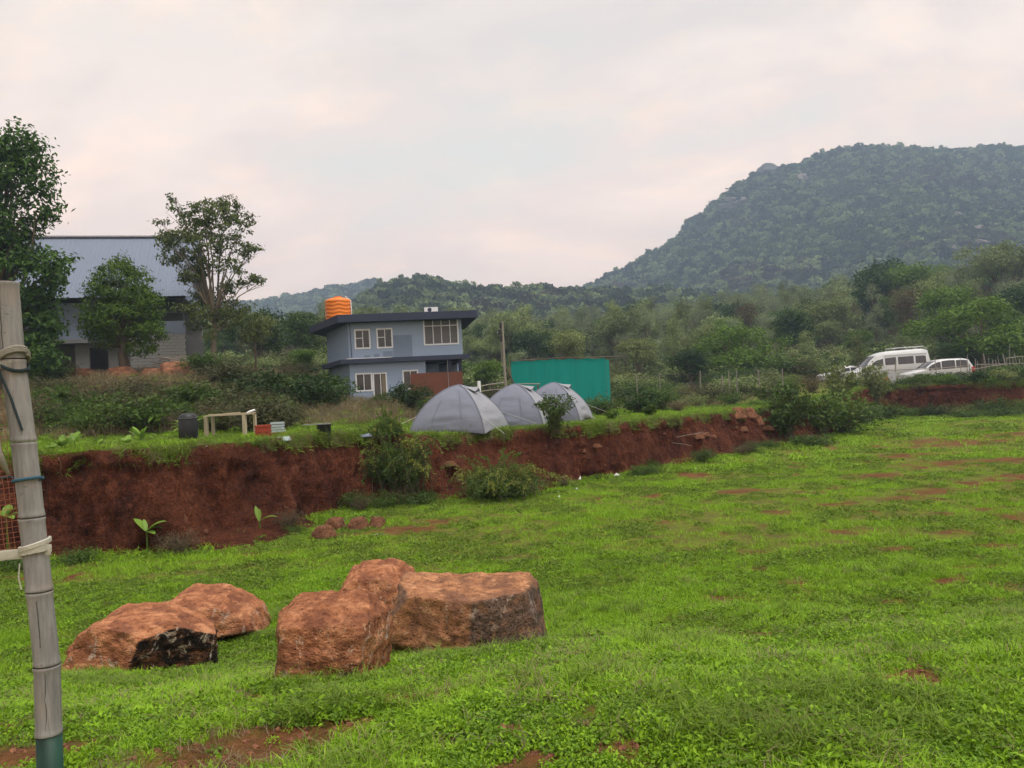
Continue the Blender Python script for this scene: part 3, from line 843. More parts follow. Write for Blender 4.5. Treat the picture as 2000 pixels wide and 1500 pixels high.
boulder(275, 1318, .30, [((-.33, -.93, .16), .36, 0), ((.66, -.74, -.12), .38, 1), ((.05, -.15, 1), .345, 0), ((-.62, -.02, .78), .46, 0), ((.60, .12, .78), .43, 0.15),
        ((-1, -.1, .05), .60, 0), ((.93, .3, 0), .60, .8), ((0, 1, .15), .45, 0), ((0, 0, -1), .36, 0), ((.3, -.6, .72), .43, .1), ((-.85, -.35, .35), .53, 0)] + extra(1, 9, .5, .3), 61, M['rock'], .05, 110, (112, 1174, 428, 1345),
        'orange boulder with a black stained right face, nearest the bamboo pole')
boulder(400, 1268, .35, [((0, -.2, 1), .33, 0), ((-.55, -.1, .85), .42, 0), ((.55, -.1, .82), .43, 0), ((.9, -.1, .45), .58, 0), ((-.2, -1, .35), .40, 0), ((.4, -.9, .15), .44, 0), ((.3, -.5, -.8), .33, .8),
        ((-1, 0, .1), .60, .6), ((1, 0, 0), .68, .3), ((0, 1, .3), .5, 0), ((0, 0, -1), .3, 0)] + extra(2, 8, .52), 62, M['rock'], .045, 40, (266, 1139, 530, 1296),
        'smooth rounded orange boulder lying behind the black faced one')
boulder(645, 1338, .28, [((-.05, -1, .10), .36, 0), ((0, -.30, 1), .385, 0), ((-.96, -.25, .06), .46, .25), ((.97, -.2, -.12), .42, 0), ((-.62, -.2, .72), .50, 0), ((.66, -.1, .62), .53, 0), ((.1, -.8, -.55), .43, .9),
        ((0, 1, .2), .40, 0), ((0, 0, -1), .40, 0), ((-.72, -.68, 0), .47, .1), ((0, -.78, .62), .44, 0)] + extra(3, 6, .56), 63, M['rock'], .05, 110, (535, 1149, 770, 1365),
        'blocky reddish boulder with white scratches on its front, in the middle')
boulder(920, 1282, .34, [((-.28, -.95, .05), .40, 0), ((.46, -.88, .02), .43, .75), ((.06, -.12, 1), .345, 0), ((-.97, .1, .1), .66, .5), ((.97, -.2, .05), .66, .85), ((-.75, -.35, .55), .64, .7), ((.72, -.1, .70), .66, .35),
        ((-.35, -.5, -.8), .46, .4), ((.3, -.6, -.72), .42, .6), ((0, 1, .15), .45, 0), ((0, 0, -1), .38, 0)] + extra(4, 6, .56, .6), 64, M['rock2'], .05, 110, (757, 1115, 1072, 1302),
        'widest tan boulder with a grey brown right end, rightmost of the cluster')
boulder(735, 1225, .95, [((0, -.2, 1), .38, 0), ((-.6, -.2, .8), .41, 0), ((.55, -.2, .8), .45, 0), ((-.1, -1, .3), .42, 0), ((-1, 0, .15), .44, 0), ((1, 0, .2), .55, 0), ((0, 1, .2), .42, 0), ((0, 0, -1), .35, 0)] + extra(5, 9, .45), 65, M['rock'], .05, 60, (650, 1089, 834, 1240),
        'orange boulder half hidden behind the two larger ones')
_rk = [rock_mesh([((.1, -.9, .3), 1, 0), ((-.9, -.3, .2), 1.0, .3), ((.8, -.4, .4), 1.05, 0), ((0, 0, 1), .85, 0), ((0, 1, .1), 1, 0), ((0, 0, -1), .8, .4), ((.5, .5, .6), 1.05, 0), ((-.6, .2, .8), 1.0, 0)], 70 + k, M['rock_small'], .12, 4, 10, 1.1) for k in range(4)]
for px, py, w, lb in ((635, 1050, 34, 'small round rock nearest the viewer below the earth bank'), (655, 1034, 32, 'small brown rock just behind the round one'),
                      (702, 1034, 32, 'small bright orange rock below the bank'), (737, 1028, 26, 'small dull rock half sunk in the grass, rightmost of the four')):
    g = ground(px, py); s_ = w * g[1] / FPX / 2
    rock_obj('rock', _rk[(px // 7) % 4], (g[0], g[1], g[2] + s_ * .6), lb, 'rock', px * .1, 'small rocks at the foot of the bank', s_)
# clods and stones sticking out of the bank's far part
rng = np.random.default_rng(5)
for k, (px, py, w) in enumerate([(1362, 852, 16), (1378, 849, 14), (1392, 853, 12), (1440, 812, 22), (1462, 812, 20), (1478, 826, 18), (1450, 838, 16), (1500, 836, 14), (1142, 880, 10), (1165, 870, 12), (880, 905, 16)]):
    g = ground(px, py); s_ = w * g[1] / FPX / 2
    rock_obj('earth_clod', _rk[k % 4], (g[0], g[1] - .05, g[2] + (.1 if py < 830 else 0)), 'lump of red stony earth standing out of the cut bank', 'clod', k * 1.3, 'stony lumps in the bank', (s_ * 1.1, s_, s_ * (1.3 if py < 830 else .8)))
# stones and roots in the face of the bank (pieces of the bank)
M['root'] = plain('root', (0.16, 0.11, 0.07, 1), .9, 9, .3, .2)
_js = rng.integers(5, 38, 150); _is = rng.integers(0, len(BANKV), 150); _k = 0
for i_, j_ in zip(_is, _js):
    p = BANKV[i_, j_]
    if not (-12 < p[0] < 14): continue
    s_ = .022 + .05 * rng.uniform() ** 3
    o = obj('stone', _rk[_k % 4], bank_o, p, (rng.uniform(0, 6), rng.uniform(0, 6), rng.uniform(0, 6))); o.scale = (s_, s_ * .9, s_ * .7); _k += 1
for k in range(60):
    i_ = rng.integers(0, len(BANKV)); p = BANKV[i_, 38]
    if not (-12 < p[0] < 14): continue
    L_ = rng.uniform(.15, .6); P = [np.array([0, 0, 0.0])]
    for q in range(5):
        P.append(P[-1] + np.array([rng.normal(0, .03), -.012 + rng.normal(0, .012), -L_ / 5]))
    mb = MB(); mb.tube(P, np.linspace(.006, .002, 6), 4); mb.build('root', M['root'], bank_o, True, p - np.array([0, .05, .02]))
# rocks below the unfinished building
for k, (px, py, w, lb) in enumerate([(236, 738, 50, 'large red boulder under the twin trunked tree'), (130, 735, 60, 'long reddish rock below the big dark tree'), (195, 752, 36, 'flat pale rock below the doorway'),
                                     (300, 740, 40, 'dark red rock left of the stick heap'), (345, 748, 70, 'long orange rock under the stick heap'), (385, 742, 30, 'orange rock at the right end of the stick heap'), (165, 728, 34, 'small red rock at the door corner')]):
    g = gy(px, 41.0 + (k % 3) * .5); z = at(px, py, g[1])[2]; s_ = w * g[1] / FPX / 2
    rock_obj('rock', _rk[k % 4], (g[0], g[1], max(g[2] + s_ * .15, z)), lb, 'rock', k * 2.1, None, (s_, s_ * .8, s_ * .62))

# ================================================================== BLUE HOUSE
M['house'] = plain('blue_grey_plaster', (0.30, 0.385, 0.53, 1), 0.85, 0.9, 0.10, 0.15, 0.2, bscale=30, bdist=0.01)
M['house_dark'] = plain('dark_blue_wall', (0.20, 0.26, 0.36, 1), 0.85, 1.2, 0.12, 0.15, 0.2, bscale=30)
M['fascia'] = plain('navy_fascia', (0.045, 0.052, 0.085, 1), 0.8, 1.0, 0.15, 0.1, 0.2, bscale=20)
M['white'] = plain('white_paint', (0.76, 0.78, 0.82, 1), 0.55, 3, 0.06, 0.05, 0.4)
M['brown'] = plain('brown_wall', (0.16, 0.065, 0.042, 1), 0.9, 2.2, 0.25, 0.3, 0.1)
M['concrete0'] = plain('grey_pipe', (0.3, 0.3, 0.3, 1), 0.8, 4, .2, .1)
M['inside'] = plain('dark_room', (0.02, 0.02, 0.022, 1), 0.9, 2, 0.2, 0, 0.1)
M['curtain'] = plain('net_curtain', (0.16, 0.16, 0.165, 1), 0.9, 9, 0.25, 0, 0.1)
m = NT('window_glass'); m.principled(m.mix(m.noise(m.obj(), 1.5), (0.012, 0.013, 0.015, 1), (0.035, 0.037, 0.04, 1)), 0.08, None, 0.5); M['glass'] = m.m
HB2, HC2 = at(682, 700, 47.8)[:2], at(904, 690, 48.9)[:2]
hdir = HC2 - HB2; HL = np.linalg.norm(hdir); hrz = math.atan2(hdir[1], hdir[0])
HZ = 2.55
def hface(px, py, off=0.0):
    """(s, z) where the view ray meets the house front (set forward by off)"""
    d = ray(px, py); u = hdir / HL; n = np.array([u[1], -u[0]])
    p0 = HB2 + n * off
    t = ((p0 - CAM[:2]) @ n) / (d[:2] @ n)
    P = CAM + t * d
    return (P[:2] - HB2) @ u, P[2] - HZ
house = thing('house', 'two storey blue grey house with dark flat roof and white windows', 'house', (HB2[0], HB2[1], HZ), hrz)
def holes_wall(mb, x0, x1, z0, z1, holes, y0=0.0, th=0.18):
    xs = sorted({x0, x1, *[h[0] for h in holes], *[h[1] for h in holes]}); zs = sorted({z0, z1, *[h[2] for h in holes], *[h[3] for h in holes]})
    xs = [x for x in xs if x0 <= x <= x1]; zs = [z for z in zs if z0 <= z <= z1]
    for a, b in zip(xs[:-1], xs[1:]):
        for c, d in zip(zs[:-1], zs[1:]):
            if any(h[0] - 1e-6 <= a and b <= h[1] + 1e-6 and h[2] - 1e-6 <= c and d <= h[3] + 1e-6 for h in holes):
                continue
            mb.box(a, b, y0, y0 + th, c, d)
def rect(x0, y0, x1, y1, off=0.0):
    a = hface(x0, (y0 + y1) / 2, off)[0]; b = hface(x1, (y0 + y1) / 2, off)[0]
    zt = hface((x0 + x1) / 2, y0, off)[1]; zb = hface((x0 + x1) / 2, y1, off)[1]
    return (a, b, zb, zt)
W1 = rect(693, 643.5, 723, 681); W2 = rect(736, 641.5, 766.5, 679.5); W3 = rect(827.5, 622.5, 895, 673); W4 = rect(695, 729, 727, 764); DR = rect(729.5, 728.5, 756, 784); W5 = rect(787, 723, 817, 760)
DR = (DR[0], DR[1], -0.25, DR[3])
z_mid = hface(760, 707)[1]; z_top = hface(760, 629)[1]; s_porch = hface(831, 715)[0]
wall = MB()
holes_wall(wall, 0, HL, z_mid, z_top, [W1, W2, W3])
holes_wall(wall, 0, s_porch, -0.5, z_mid, [W4, DR, W5])
Apx = at(640, 700, 53.2)[:2] - HB2
ca, sa = math.cos(-hrz), math.sin(-hrz)
HA = np.array([ca * Apx[0] - sa * Apx[1], sa * Apx[0] + ca * Apx[1]])
def wall_seg(mb, p, q, z0, z1, th=0.18):
    p = np.array(p); q = np.array(q); d = (q - p) / np.linalg.norm(q - p); n = np.array([-d[1], d[0]]) * th
    P = [p, q, q + n, p + n]
    V = [[*v, z] for z in (z0, z1) for v in P]
    mb.add(V, [[0, 3, 2, 1], [4, 5, 6, 7], [0, 1, 5, 4], [1, 2, 6, 5], [2, 3, 7, 6], [3, 0, 4, 7]])
def hloc(v): return np.array([ca * v[0] - sa * v[1], sa * v[0] + ca * v[1]])
vC = hloc(HC2 / np.linalg.norm(HC2))
HA2 = HA + np.array([0.9, 5.0]); HC2l = np.array([HL - .35, 0.0]) + vC * 6.5
wall_seg(wall, HA, (0, 0.0), z_mid, z_top); wall_seg(wall, HA, (0, 0.0), -0.5, z_mid)
wall_seg(wall, HA2, HA, -0.5, z_top); wall_seg(wall, (HL, 0.18), HC2l, z_mid, z_top); wall_seg(wall, HC2l, HA2, -0.5, z_top)
wall_seg(wall, (s_porch, 0.18), (s_porch, 2.6), -0.5, z_mid); wall_seg(wall, (s_porch, 2.6), (HL - 1.4, 2.6), -0.5, z_mid)
wall.build('wall', M['house'], house)
fl = MB(); fl.box(0.1, HL - .1, 0.3, 5.5, z_mid - .12, z_mid - .02); fl.box(0.1, HL - .1, 0.3, 5.5, -0.3, -0.2); fl.build('floor_slab', M['inside'], house)
cu = MB(); cu.box(W1[0] + .0, W2[1] + .5, 1.6, 1.65, z_mid, z_top); cu.build('partition', M['inside'], house)
def poly_slab(mb, P, z0, z1):
    n = len(P); V = [[*p, z0] for p in P] + [[*p, z1] for p in P]
    mb.add(V, [[i, (i + 1) % n, n + (i + 1) % n, n + i] for i in range(n)])
    c = np.mean(np.array(P), 0); b = mb.n
    mb.add([[*c, z0], [*c, z1]], np.zeros((0, 3), int))
    o0 = b - 2 * n
    mb.F3.append(np.array([[b, o0 + (i + 1) % n, o0 + i] for i in range(n)] + [[b + 1, o0 + n + i, o0 + n + (i + 1) % n] for i in range(n)]))
rl = hface(660, 640, 0.9); rr_ = hface(932, 615, 0.9)
zr0, zr1 = z_top, z_top + 0.46
rf = MB(); poly_slab(rf, [(rl[0], -0.9), (rr_[0], -0.9), (rr_[0] - .8 + vC[0] * 8, -0.9 + vC[1] * 8), (HA2[0] - 0.6, HA2[1] + .6), (HA[0] - 1.15, HA[1] + 0.05)], zr0, zr1)
roof = rf.build('roof', M['fascia'], house)
al = hface(667, 714, .45); ar = hface(918, 699, .45)
aw = MB(); poly_slab(aw, [(al[0], -0.45), (ar[0], -0.45), (ar[0] - .3, 0.9), (HL - .5, 2.4), (0.3, 2.4), (HA[0] + .2, HA[1] + .3), (HA[0] - .42, HA[1] - .1)], z_mid - 0.02, z_mid + 0.26)
aw.build('awning_slab', M['fascia'], house)
ed = MB(); ed.box(hface(677, 704, .4)[0], hface(765, 700, .4)[0], -0.44, -0.38, z_mid + .262, z_mid + .30); ed.build('awning_edge', M['white'], house)
def window(rc, cols, rows, fw=0.07, name='window', pane=M['glass'], proud=0.035, mull=0.045, curtain=False):
    a, b, c, d = rc
    mb = MB()
    y0, y1 = -proud, 0.10
    mb.box(a - .02, a + fw, y0, y1, c - .02, d + .02); mb.box(b - fw, b + .02, y0, y1, c - .02, d + .02)
    mb.box(a + fw, b - fw, y0, y1, d - fw, d + .02); mb.box(a + fw, b - fw, y0, y1, c - .02, c + fw)
    for x in cols:
        mb.box(a + (b - a) * x - mull / 2, a + (b - a) * x + mull / 2, y0 + .012, y1 - .01, c + fw, d - fw)
    for x0, x1, z in rows:
        mb.box(a + (b - a) * x0 + .02, a + (b - a) * x1 - .02, y0 + .018, y1 - .014, c + (d - c) * z - mull / 2, c + (d - c) * z + mull / 2)
    w_ = mb.build(name, M['white'], house)
    xs = [0] + list(cols) + [1]
    for x0, x1 in zip(xs[:-1], xs[1:]):
        p = MB(); p.box(a + (b - a) * x0 + .01, a + (b - a) * x1 - .01, 0.045, 0.055, c + .03, d - .03); p.build('pane', pane, w_)
    return w_
window(W1, [.52], [(0, .52, .55)]); window(W2, [.52], [(0, .52, .55)])
z_tr = (hface(860, 636)[1] - W3[2]) / (W3[3] - W3[2])
w3 = window(W3, [.27, .51, .76], [(0, 1, z_tr)], pane=M['curtain'])
window(W4, [.5], []); window(W5, [.5], [])
dw = window(DR, [.55], [], fw=.06, name='door')
mb = MB(); mb.box(DR[0] + (DR[1] - DR[0]) * .66, DR[1] - .08, 0.02, 0.04, 0.0, DR[3] - .1); mb.build('door_curtain', plain('pale_curtain', (.22, .19, .13, 1), .9, 5, .3), dw)
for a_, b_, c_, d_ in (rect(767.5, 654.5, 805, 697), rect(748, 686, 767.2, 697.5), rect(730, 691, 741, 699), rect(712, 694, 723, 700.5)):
    mb = MB(); mb.box(a_, b_, -0.004, 0.002, c_, d_); mb.build('dark_patch', M['house_dark'], house)  # thin panels of darker blue set on the front wall
pp = rect(802, 727.5, 904, 760, .25)
mb = MB(); mb.box(pp[0], pp[1], -.25, -.13, -0.3, pp[3]); mb.build('porch_wall', M['brown'], house)
for px in (879, 899):
    s_ = hface(px, 715)[0]; mb = MB(); mb.box(s_ - .1, s_ + .1, 0.05, 0.25, -.3, z_mid - .02); mb.build('porch_post', M['fascia'], house)
mb = MB(); s_ = hface(874, 715, .2)[0]; mb.tube([(s_, -.3, -.2), (s_, -.3, z_mid - .02)], .018, 6); mb.build('drain_pipe', M['concrete0'], house)
mb = MB(); mb.tube([(0.16, -.03, z_mid + .3), (0.13, -.03, z_top)], .022, 6); mb.build('cable', M['fascia'], house)
# orange water tank on the roof
m = NT('orange_plastic'); m.principled(m.mix(m.noise(m.obj(), 2), (0.72, 0.17, 0.010, 1), (0.86, 0.24, 0.016, 1)), 0.45, None, 0.4); M['orange'] = m.m
tp = at(661.5, 612, 50.6)
tank = thing('water_tank', 'orange ribbed plastic water tank on the house roof', 'water tank', (tp[0], tp[1], HZ + zr1))
n_a, n_z = 64, 60
zz = np.linspace(0, 1, n_z); G = np.zeros((n_z, n_a + 1, 3))
RT_ = 0.85
for i_, z in enumerate(zz):
    a_ = np.linspace(0, 2 * PI, n_a + 1)
    base_r = RT_ * (1.0 if z < .84 else math.sqrt(max(0.0, 1 - ((z - .84) / .16) ** 2.4)) * .9 + .1 * (1 - (z - .84) / .16))
    rib = 0.013 * np.sin(z * 1.5 / 0.19 * 2 * PI * .8 + 1.0 * np.sin(a_ * 6)) * (1 if z < .83 else 0)
    G[i_, :, 0] = (base_r + rib) * np.cos(a_); G[i_, :, 1] = (base_r + rib) * np.sin(a_); G[i_, :, 2] = z * 1.55
MB().grid(G[:, ::-1]).build('shell', M['orange'], tank, True)
mb = MB(); mb.tube([(0, 0, 1.5), (0, 0, 1.62)], [.26, .24], 20); mb.build('lid', M['orange'], tank)
mb = MB(); mb.tube([(.87, -.25, 0.02), (.9, -.25, .7), (.86, -.2, 1.25), (.5, -.15, 1.62)], .03, 6); mb.build('pipe', M['white'], tank)
ap = at(842, 608, 48.6)
acu = thing('air_conditioner', 'white air conditioner outdoor unit on the house roof', 'air conditioner', (ap[0], ap[1], HZ + zr1 + .002), hrz)
mb = MB(); mb.box(-.42, .42, -.16, .16, .05, .36); mb.box(-.35, -.27, -.14, .14, 0, .05); mb.box(.27, .35, -.14, .14, 0, .05); mb.build('casing', M['white'], acu)
mb = MB(); mb.tube([(-.1, -.163, .2), (-.1, -.185, .2)], [.13, .125], 18); mb.build('fan_grille', M['fascia'], acu)

# ================================================================== UNFINISHED BLOCK BUILDING WITH BLUE ROOF
M['block'] = plain('concrete_block', (0.36, 0.36, 0.355, 1), 0.95, 4, 0.22, 0.6, 0.1, bdist=0.01)
M['mortar'] = plain('mortar', (0.09, 0.089, 0.086, 1), 0.95, 5, 0.2, 0.4, 0.1)
M['concrete'] = plain('concrete', (0.22, 0.22, 0.22, 1), 0.95, 1.5, 0.2, 0.3, 0.1)
M['roofblue'] = plain('blue_metal_sheet', (0.165, 0.20, 0.275, 1), 0.55, 0.6, 0.10, 0.0, 0.45, stretch=(1, .25, 1))
M['bluepanel'] = plain('blue_panel', (0.23, 0.28, 0.37, 1), 0.7, 1.5, 0.1, 0.05, 0.3)
M['steel'] = plain('dark_steel', (0.05, 0.05, 0.055, 1), 0.6, 4, 0.3, 0.1, 0.3)
q0 = at(365, 716, 47.0)
SZ = q0[2]
shed = thing('unfinished_building', 'unfinished concrete block building with steep blue metal roof', 'building', (q0[0], q0[1], SZ), R(14))
bw = MB(); bw.box(-3.15, 0, 0.02, .22, -1.2, 2.02); bw.box(-.2, 0, .2, 7.6, -1.2, 2.02); bw.build('block_backing', M['mortar'], shed)
rng = np.random.default_rng(9)
bls = []
for k in range(6):
    mb = MB(); q = rng.uniform(-.004, .004, 4); mb.box(-.2 + q[0], .2 + q[1], -.022 + q[2], .0, -.084, .086 + q[3]); V_, F_ = mb.data(); bls.append(mesh_np('block', V_, F_, [M['block']]))
for r_i in range(-5, 11):
    z = r_i * .186 + .11
    x = -3.13 - (.21 if r_i % 2 else 0) + .2
    while x < -.02:
        o = obj('block', bls[rng.integers(6)], shed, (min(x, -.2), .018 - rng.uniform(0, .014), z), (0, rng.normal(0, .006), rng.normal(0, .01)))
        if x - .2 < -3.16: o.scale = (.5, 1, 1); o.location.x = -3.03
        x += .415
mb = MB(); mb.box(-1.45, 0.02, -.03, .02, 2.03, 2.80); mb.build('blue_panel', M['bluepanel'], shed)
mb = MB(); mb.box(-3.2, -1.47, .3, .45, 2.03, 3.2); mb.build('grey_infill', M['mortar'], shed)
mb = MB(); holes_wall(mb, -6.2, -3.17, -1.2, 1.62, [(-5.45, -4.42, .02, 1.38)], .35, .2); mb.build('front_wall', M['concrete'], shed)
mb = MB(); mb.box(-10.5, -3.17, -.1, 1.4, 1.63, 1.85); mb.build('lintel_slab', M['concrete'], shed)
mb = MB(); mb.box(-10.5, -6.25, .8, 1.0, -1.2, 1.62); mb.build('side_wall', M['mortar'], shed)
mb = MB(); mb.box(-10.5, -3.25, .6, .75, 1.86, 4.1); mb.build('upper_wall', M['bluepanel'], shed)
mb = MB(); mb.box(-10.5, -.05, 7.6, 7.8, -1.2, 4.2); mb.box(-10.5, -10.3, .6, 7.6, -1.2, 4.2); mb.box(-10.3, -.3, .9, 7.5, -1.4, -1.1); mb.build('back_wall', M['concrete'], shed)
for x in (-.1, -1.5, -3.1, -5.2, -7.4):
    mb = MB(); mb.box(x - .06, x + .06, .05, .17, 2.81 if x > -1.6 else 1.9, 4.35); mb.build('post', M['steel'], shed)
mb = MB(); mb.box(-10.5, .1, .04, .18, 4.2, 4.34); mb.build('eave_beam', M['steel'], shed)
mb = MB(); mb.box(-.12, .0, .3, 7.5, 3.3, 3.42); mb.build('side_rail', M['steel'], shed)
RZ0, RZ1, RY0, RY1 = 4.28, 8.75, -.25, 4.0
def sheet_mesh(flip):
    xs, zs = [], []
    for k in range(4):
        b = k * .26
        xs += [b, b + .20, b + .215, b + .235]; zs += [0, 0, .022, .022]
    xs.append(1.04); zs.append(0)
    nseg = 8
    G = np.zeros((nseg, len(xs), 3))
    for i_, t in enumerate(np.linspace(0, 1, nseg)):
        G[i_, :, 0] = xs; G[i_, :, 1] = RY0 + (RY1 - RY0) * t; G[i_, :, 2] = RZ0 + (RZ1 - RZ0) * t + np.array(zs)
    if flip:
        G[:, :, 1] = 2 * RY1 - G[:, :, 1]
    mb = MB(); mb.grid(G); V_, F_ = mb.data()
    return mesh_np('roof_sheet', V_, F_, [M['roofblue']])
for fl_ in (False, True):
    sm_ = sheet_mesh(fl_)
    for k in range(11):
        obj('roof_sheet', sm_, shed, (.55 - 1.04 * (k + 1), 0, rng.uniform(0, .012)))
mb = MB(); mb.box(-10.9, .57, RY1 - .2, RY1 + .2, RZ1 - .03, RZ1 + .07); mb.build('ridge_cap', plain('ridge_metal', (.30, .30, .33, 1), .5, 3, .1), shed)
mb = MB(); mb.add([[-.1, .1, 4.3], [-.1, 7.8, 4.3], [-.1, 4.0, 8.6]], [[0, 1, 2]]); mb.add([[-10.4, .1, 4.3], [-10.4, 7.8, 4.3], [-10.4, 4.0, 8.6]], [[0, 2, 1]]); mb.build('gable', M['bluepanel'], shed)
# heap of sticks beside it
hp = gy(350, 42.4)
heap = thing('stick_heap', 'heap of pale dry sticks below the block wall', 'stick heap', (hp[0], hp[1], hp[2] + .1))
M['stick'] = plain('dry_stick', (0.24, 0.21, 0.17, 1), 0.9, 9, 0.3, 0.3, 0.1)
for k in range(46):
    c = np.array([rng.normal(0, .75), rng.normal(0, .4), .0]); c[2] = .12 + .75 * max(0, 1 - abs(c[0]) / 1.9) * rng.uniform(.4, 1)
    a = rng.uniform(-.45, .45); L = rng.uniform(.5, 1.3)
    d_ = np.array([math.cos(a), rng.normal(0, .5), math.sin(a) * .6]) * L / 2
    mb = MB(); mb.tube([c - d_, c + rng.normal(0, .03, 3), c + d_], rng.uniform(.014, .032), 5); mb.build('stick', M['stick'], heap)

# ================================================================== TENTS
m = NT('grey_tent_fabric'); o_ = m.obj()
nn = m.noise(m.mapping(o_, (1, 1, 3.0)), 1.5, 3, .5, .8)
m.principled(m.mix(m.noise(o_, 4), (0.142, 0.155, 0.20, 1), (0.188, 0.203, 0.258, 1)), 0.6, m.bump(nn, .25, .05), 0.3); M['tent'] = m.m
m = NT('lit_tent_fabric'); o_ = m.obj()
m.principled(m.mix(m.noise(o_, 4), (0.24, 0.25, 0.285, 1), (0.30, 0.31, 0.345, 1)), 0.6, m.bump(m.noise(m.mapping(o_, (3, 3, 1)), 1.6, 4), .4, .05), 0.3); M['tent_lit'] = m.m
M['tape_white'] = plain('white_cord', (0.5, 0.5, 0.48, 1), 0.8, 9, .2, 0)
M['black'] = plain('black_plastic', (0.014, 0.015, 0.018, 1), 0.45, 6, 0.3, 0.1, 0.4)
def tent(label, loc, rz, half=1.22, h=1.52):
    t = thing('dome_tent', label, 'tent', loc, rz, 'dome tents on the terrace')
    cs = [np.array([-half, -half]), np.array([half, -half]), np.array([half, half]), np.array([-half, half])]
    n, k = 30, 22
    a = np.linspace(0, PI / 2, n)
    hz_ = h * np.sin(a) ** 1.22; hr = np.cos(a) ** 1.32
    for q in range(4):
        A, B = cs[q], cs[(q + 1) % 4]
        G = np.zeros((n, k, 3)); u = np.linspace(0, 1, k)
        for i_ in range(n):
            P2 = (A[None] * (1 - u)[:, None] + B[None] * u[:, None]) * hr[i_]
            mid = (A + B) / 2; mid = mid / np.linalg.norm(mid)
            bulge = (4 * u * (1 - u))[:, None] * mid * (0.03 * math.sin(a[i_]) * half * hr[i_])
            wr = 0.06 * fbm(u * 2.2 + q * 7, np.full(k, hz_[i_] * 5.5), seed=int(loc[1] * 10) % 97, octv=3)
            G[i_, :, :2] = P2 + bulge + wr[:, None] * mid * (4 * u * (1 - u))[:, None]
            G[i_, :, 2] = hz_[i_] + (0.10 * (4 * u * (1 - u)) * (1 - i_ / n) ** 3 if True else 0)
        MB().grid(G).build('panel', M['tent_lit'] if q in (1, 3) else M['tent'], t, True)  # side panels paler: light from the right is put into their colour
    for q in range(4):
        P = np.stack([cs[q][0] * hr, cs[q][1] * hr, hz_ + .006], -1)
        mb = MB(); mb.tube(P, .018, 6); mb.build('pole_sleeve', M['tent'], t, True)
    mb = MB(); mb.box(-half * .97, half * .97, -half * .97, half * .97, 0, .07); mb.build('groundsheet', M['black'], t)
    for q in range(4):
        e_ = cs[q] * 1.75; p0_ = np.array([cs[q][0] * hr[9], cs[q][1] * hr[9], hz_[9]])
        mb = MB(); mb.tube([p0_, np.array([e_[0], e_[1], .03])], .006, 4); mb.build('guy_rope', M['tape_white'], t)
        mb = MB(); mb.tube([np.array([e_[0] * 1.02, e_[1] * 1.02, -.12]), np.array([e_[0] * 1.0, e_[1] * 1.0, .08])], .008, 5); mb.build('peg', M['steel'], t)
    for sx in (-.35, .35):
        P = [np.array([sx * half * hr[i_] * 1.2, -half * hr[i_] * 1.035, hz_[i_] + .10 * (1 - i_ / n) ** 3 * (1 - .7 * abs(sx)) + .004]) for i_ in range(1, 22)]
        mb = MB(); mb.tube(P, .007, 4); mb.build('door_seam', M['tent'], t, True)
    # vent hood high on the panel coloured as lit
    i1 = int(np.argmin(np.abs(hr - .16))); i2 = int(np.argmin(np.abs(hr - .42)))
    xa, za, xb, zb_ = half * hr[i1], hz_[i1], half * hr[i2], hz_[i2]
    hp_ = [[xa, -.13, za + .012], [xa, .13, za + .012], [xb + .13, .24, zb_ + .03], [xb + .17, 0, zb_ + .15], [xb + .13, -.24, zb_ + .03]]
    mb = MB(); mb.add(hp_, [[0, 3, 1], [1, 3, 2], [0, 4, 3]]); mb.add(np.array(hp_) - [0, 0, .012], [[0, 1, 3], [1, 2, 3], [0, 3, 4]]); mb.build('vent_hood', M['tent_lit'], t)
    mb = MB(); mb.add([[xb + .045, -.2, zb_ + .01], [xb + .045, .2, zb_ + .01], [xb + .06, 0, zb_ + .13]], [[0, 1, 2]]); mb.build('vent_opening', M['black'], t)
    return t
for (px, Y, rz, lb) in ((897, 24.6, -17, 'nearest grey dome tent, leftmost of the three'), (1008, 27.3, -15, 'middle grey dome tent behind the thin dark stake'), (1083, 29.8, -17, 'farthest grey dome tent behind the leafy sapling')):
    g = gy(px, Y); tent(lb, g, R(rz))
# dark stake with cable in front of the middle tent
g = ground(991, 832)
st = thing('stake', 'thin twisted dark stake standing before the tents', 'stake', g)
zt = at(990, 768, g[1])[2] - g[2]
mb = MB(); mb.tube([(0, 0, -.1), (-.02, 0, zt * .3), (.03, .01, zt * .55), (-.01, 0, zt * .8), (.0, 0, zt)], [.022, .02, .024, .018, .015], 6); mb.build('stick', M['stick'], st)
mb = MB(); mb.tube([(.03, -.02, zt * .45), (-.06, -.03, zt * .7), (-.04, -.03, zt * .95), (.04, -.02, zt), (.05, -.02, zt * .8), (.0, -.03, zt * .5)], .014, 5); mb.build('cable', M['black'], st)

# ================================================================== POLE, SHADE NET, FENCES
g = gy(989, 33.0)
up = thing('lamp_pole', 'weathered grey wooden pole with a black lamp, behind the tents', 'pole', g)
M['wood'] = plain('weathered_wood', (0.26, 0.24, 0.21, 1), 0.9, 5, 0.3, 0.4, 0.1, stretch=(1, 1, .2))
M['wood_dark'] = plain('dark_wood', (0.10, 0.085, 0.07, 1), 0.9, 5, 0.3, 0.4, 0.1, stretch=(1, 1, .2))
ztop = at(980, 628, g[1])[2] - g[2]
mb = MB(); mb.tube([(0, 0, -.3), (.01, 0, ztop * .3), (-.01, 0, ztop * .6), (.0, 0, ztop)], [.065, .06, .055, .045], 9); mb.build('post', M['wood'], up)
mb = MB(); mb.tube([(-.10, 0, ztop * .55), (-.12, 0, ztop * .8), (-.1, 0, ztop * .95)], .02, 5); mb.build('conduit', M['wood'], up)
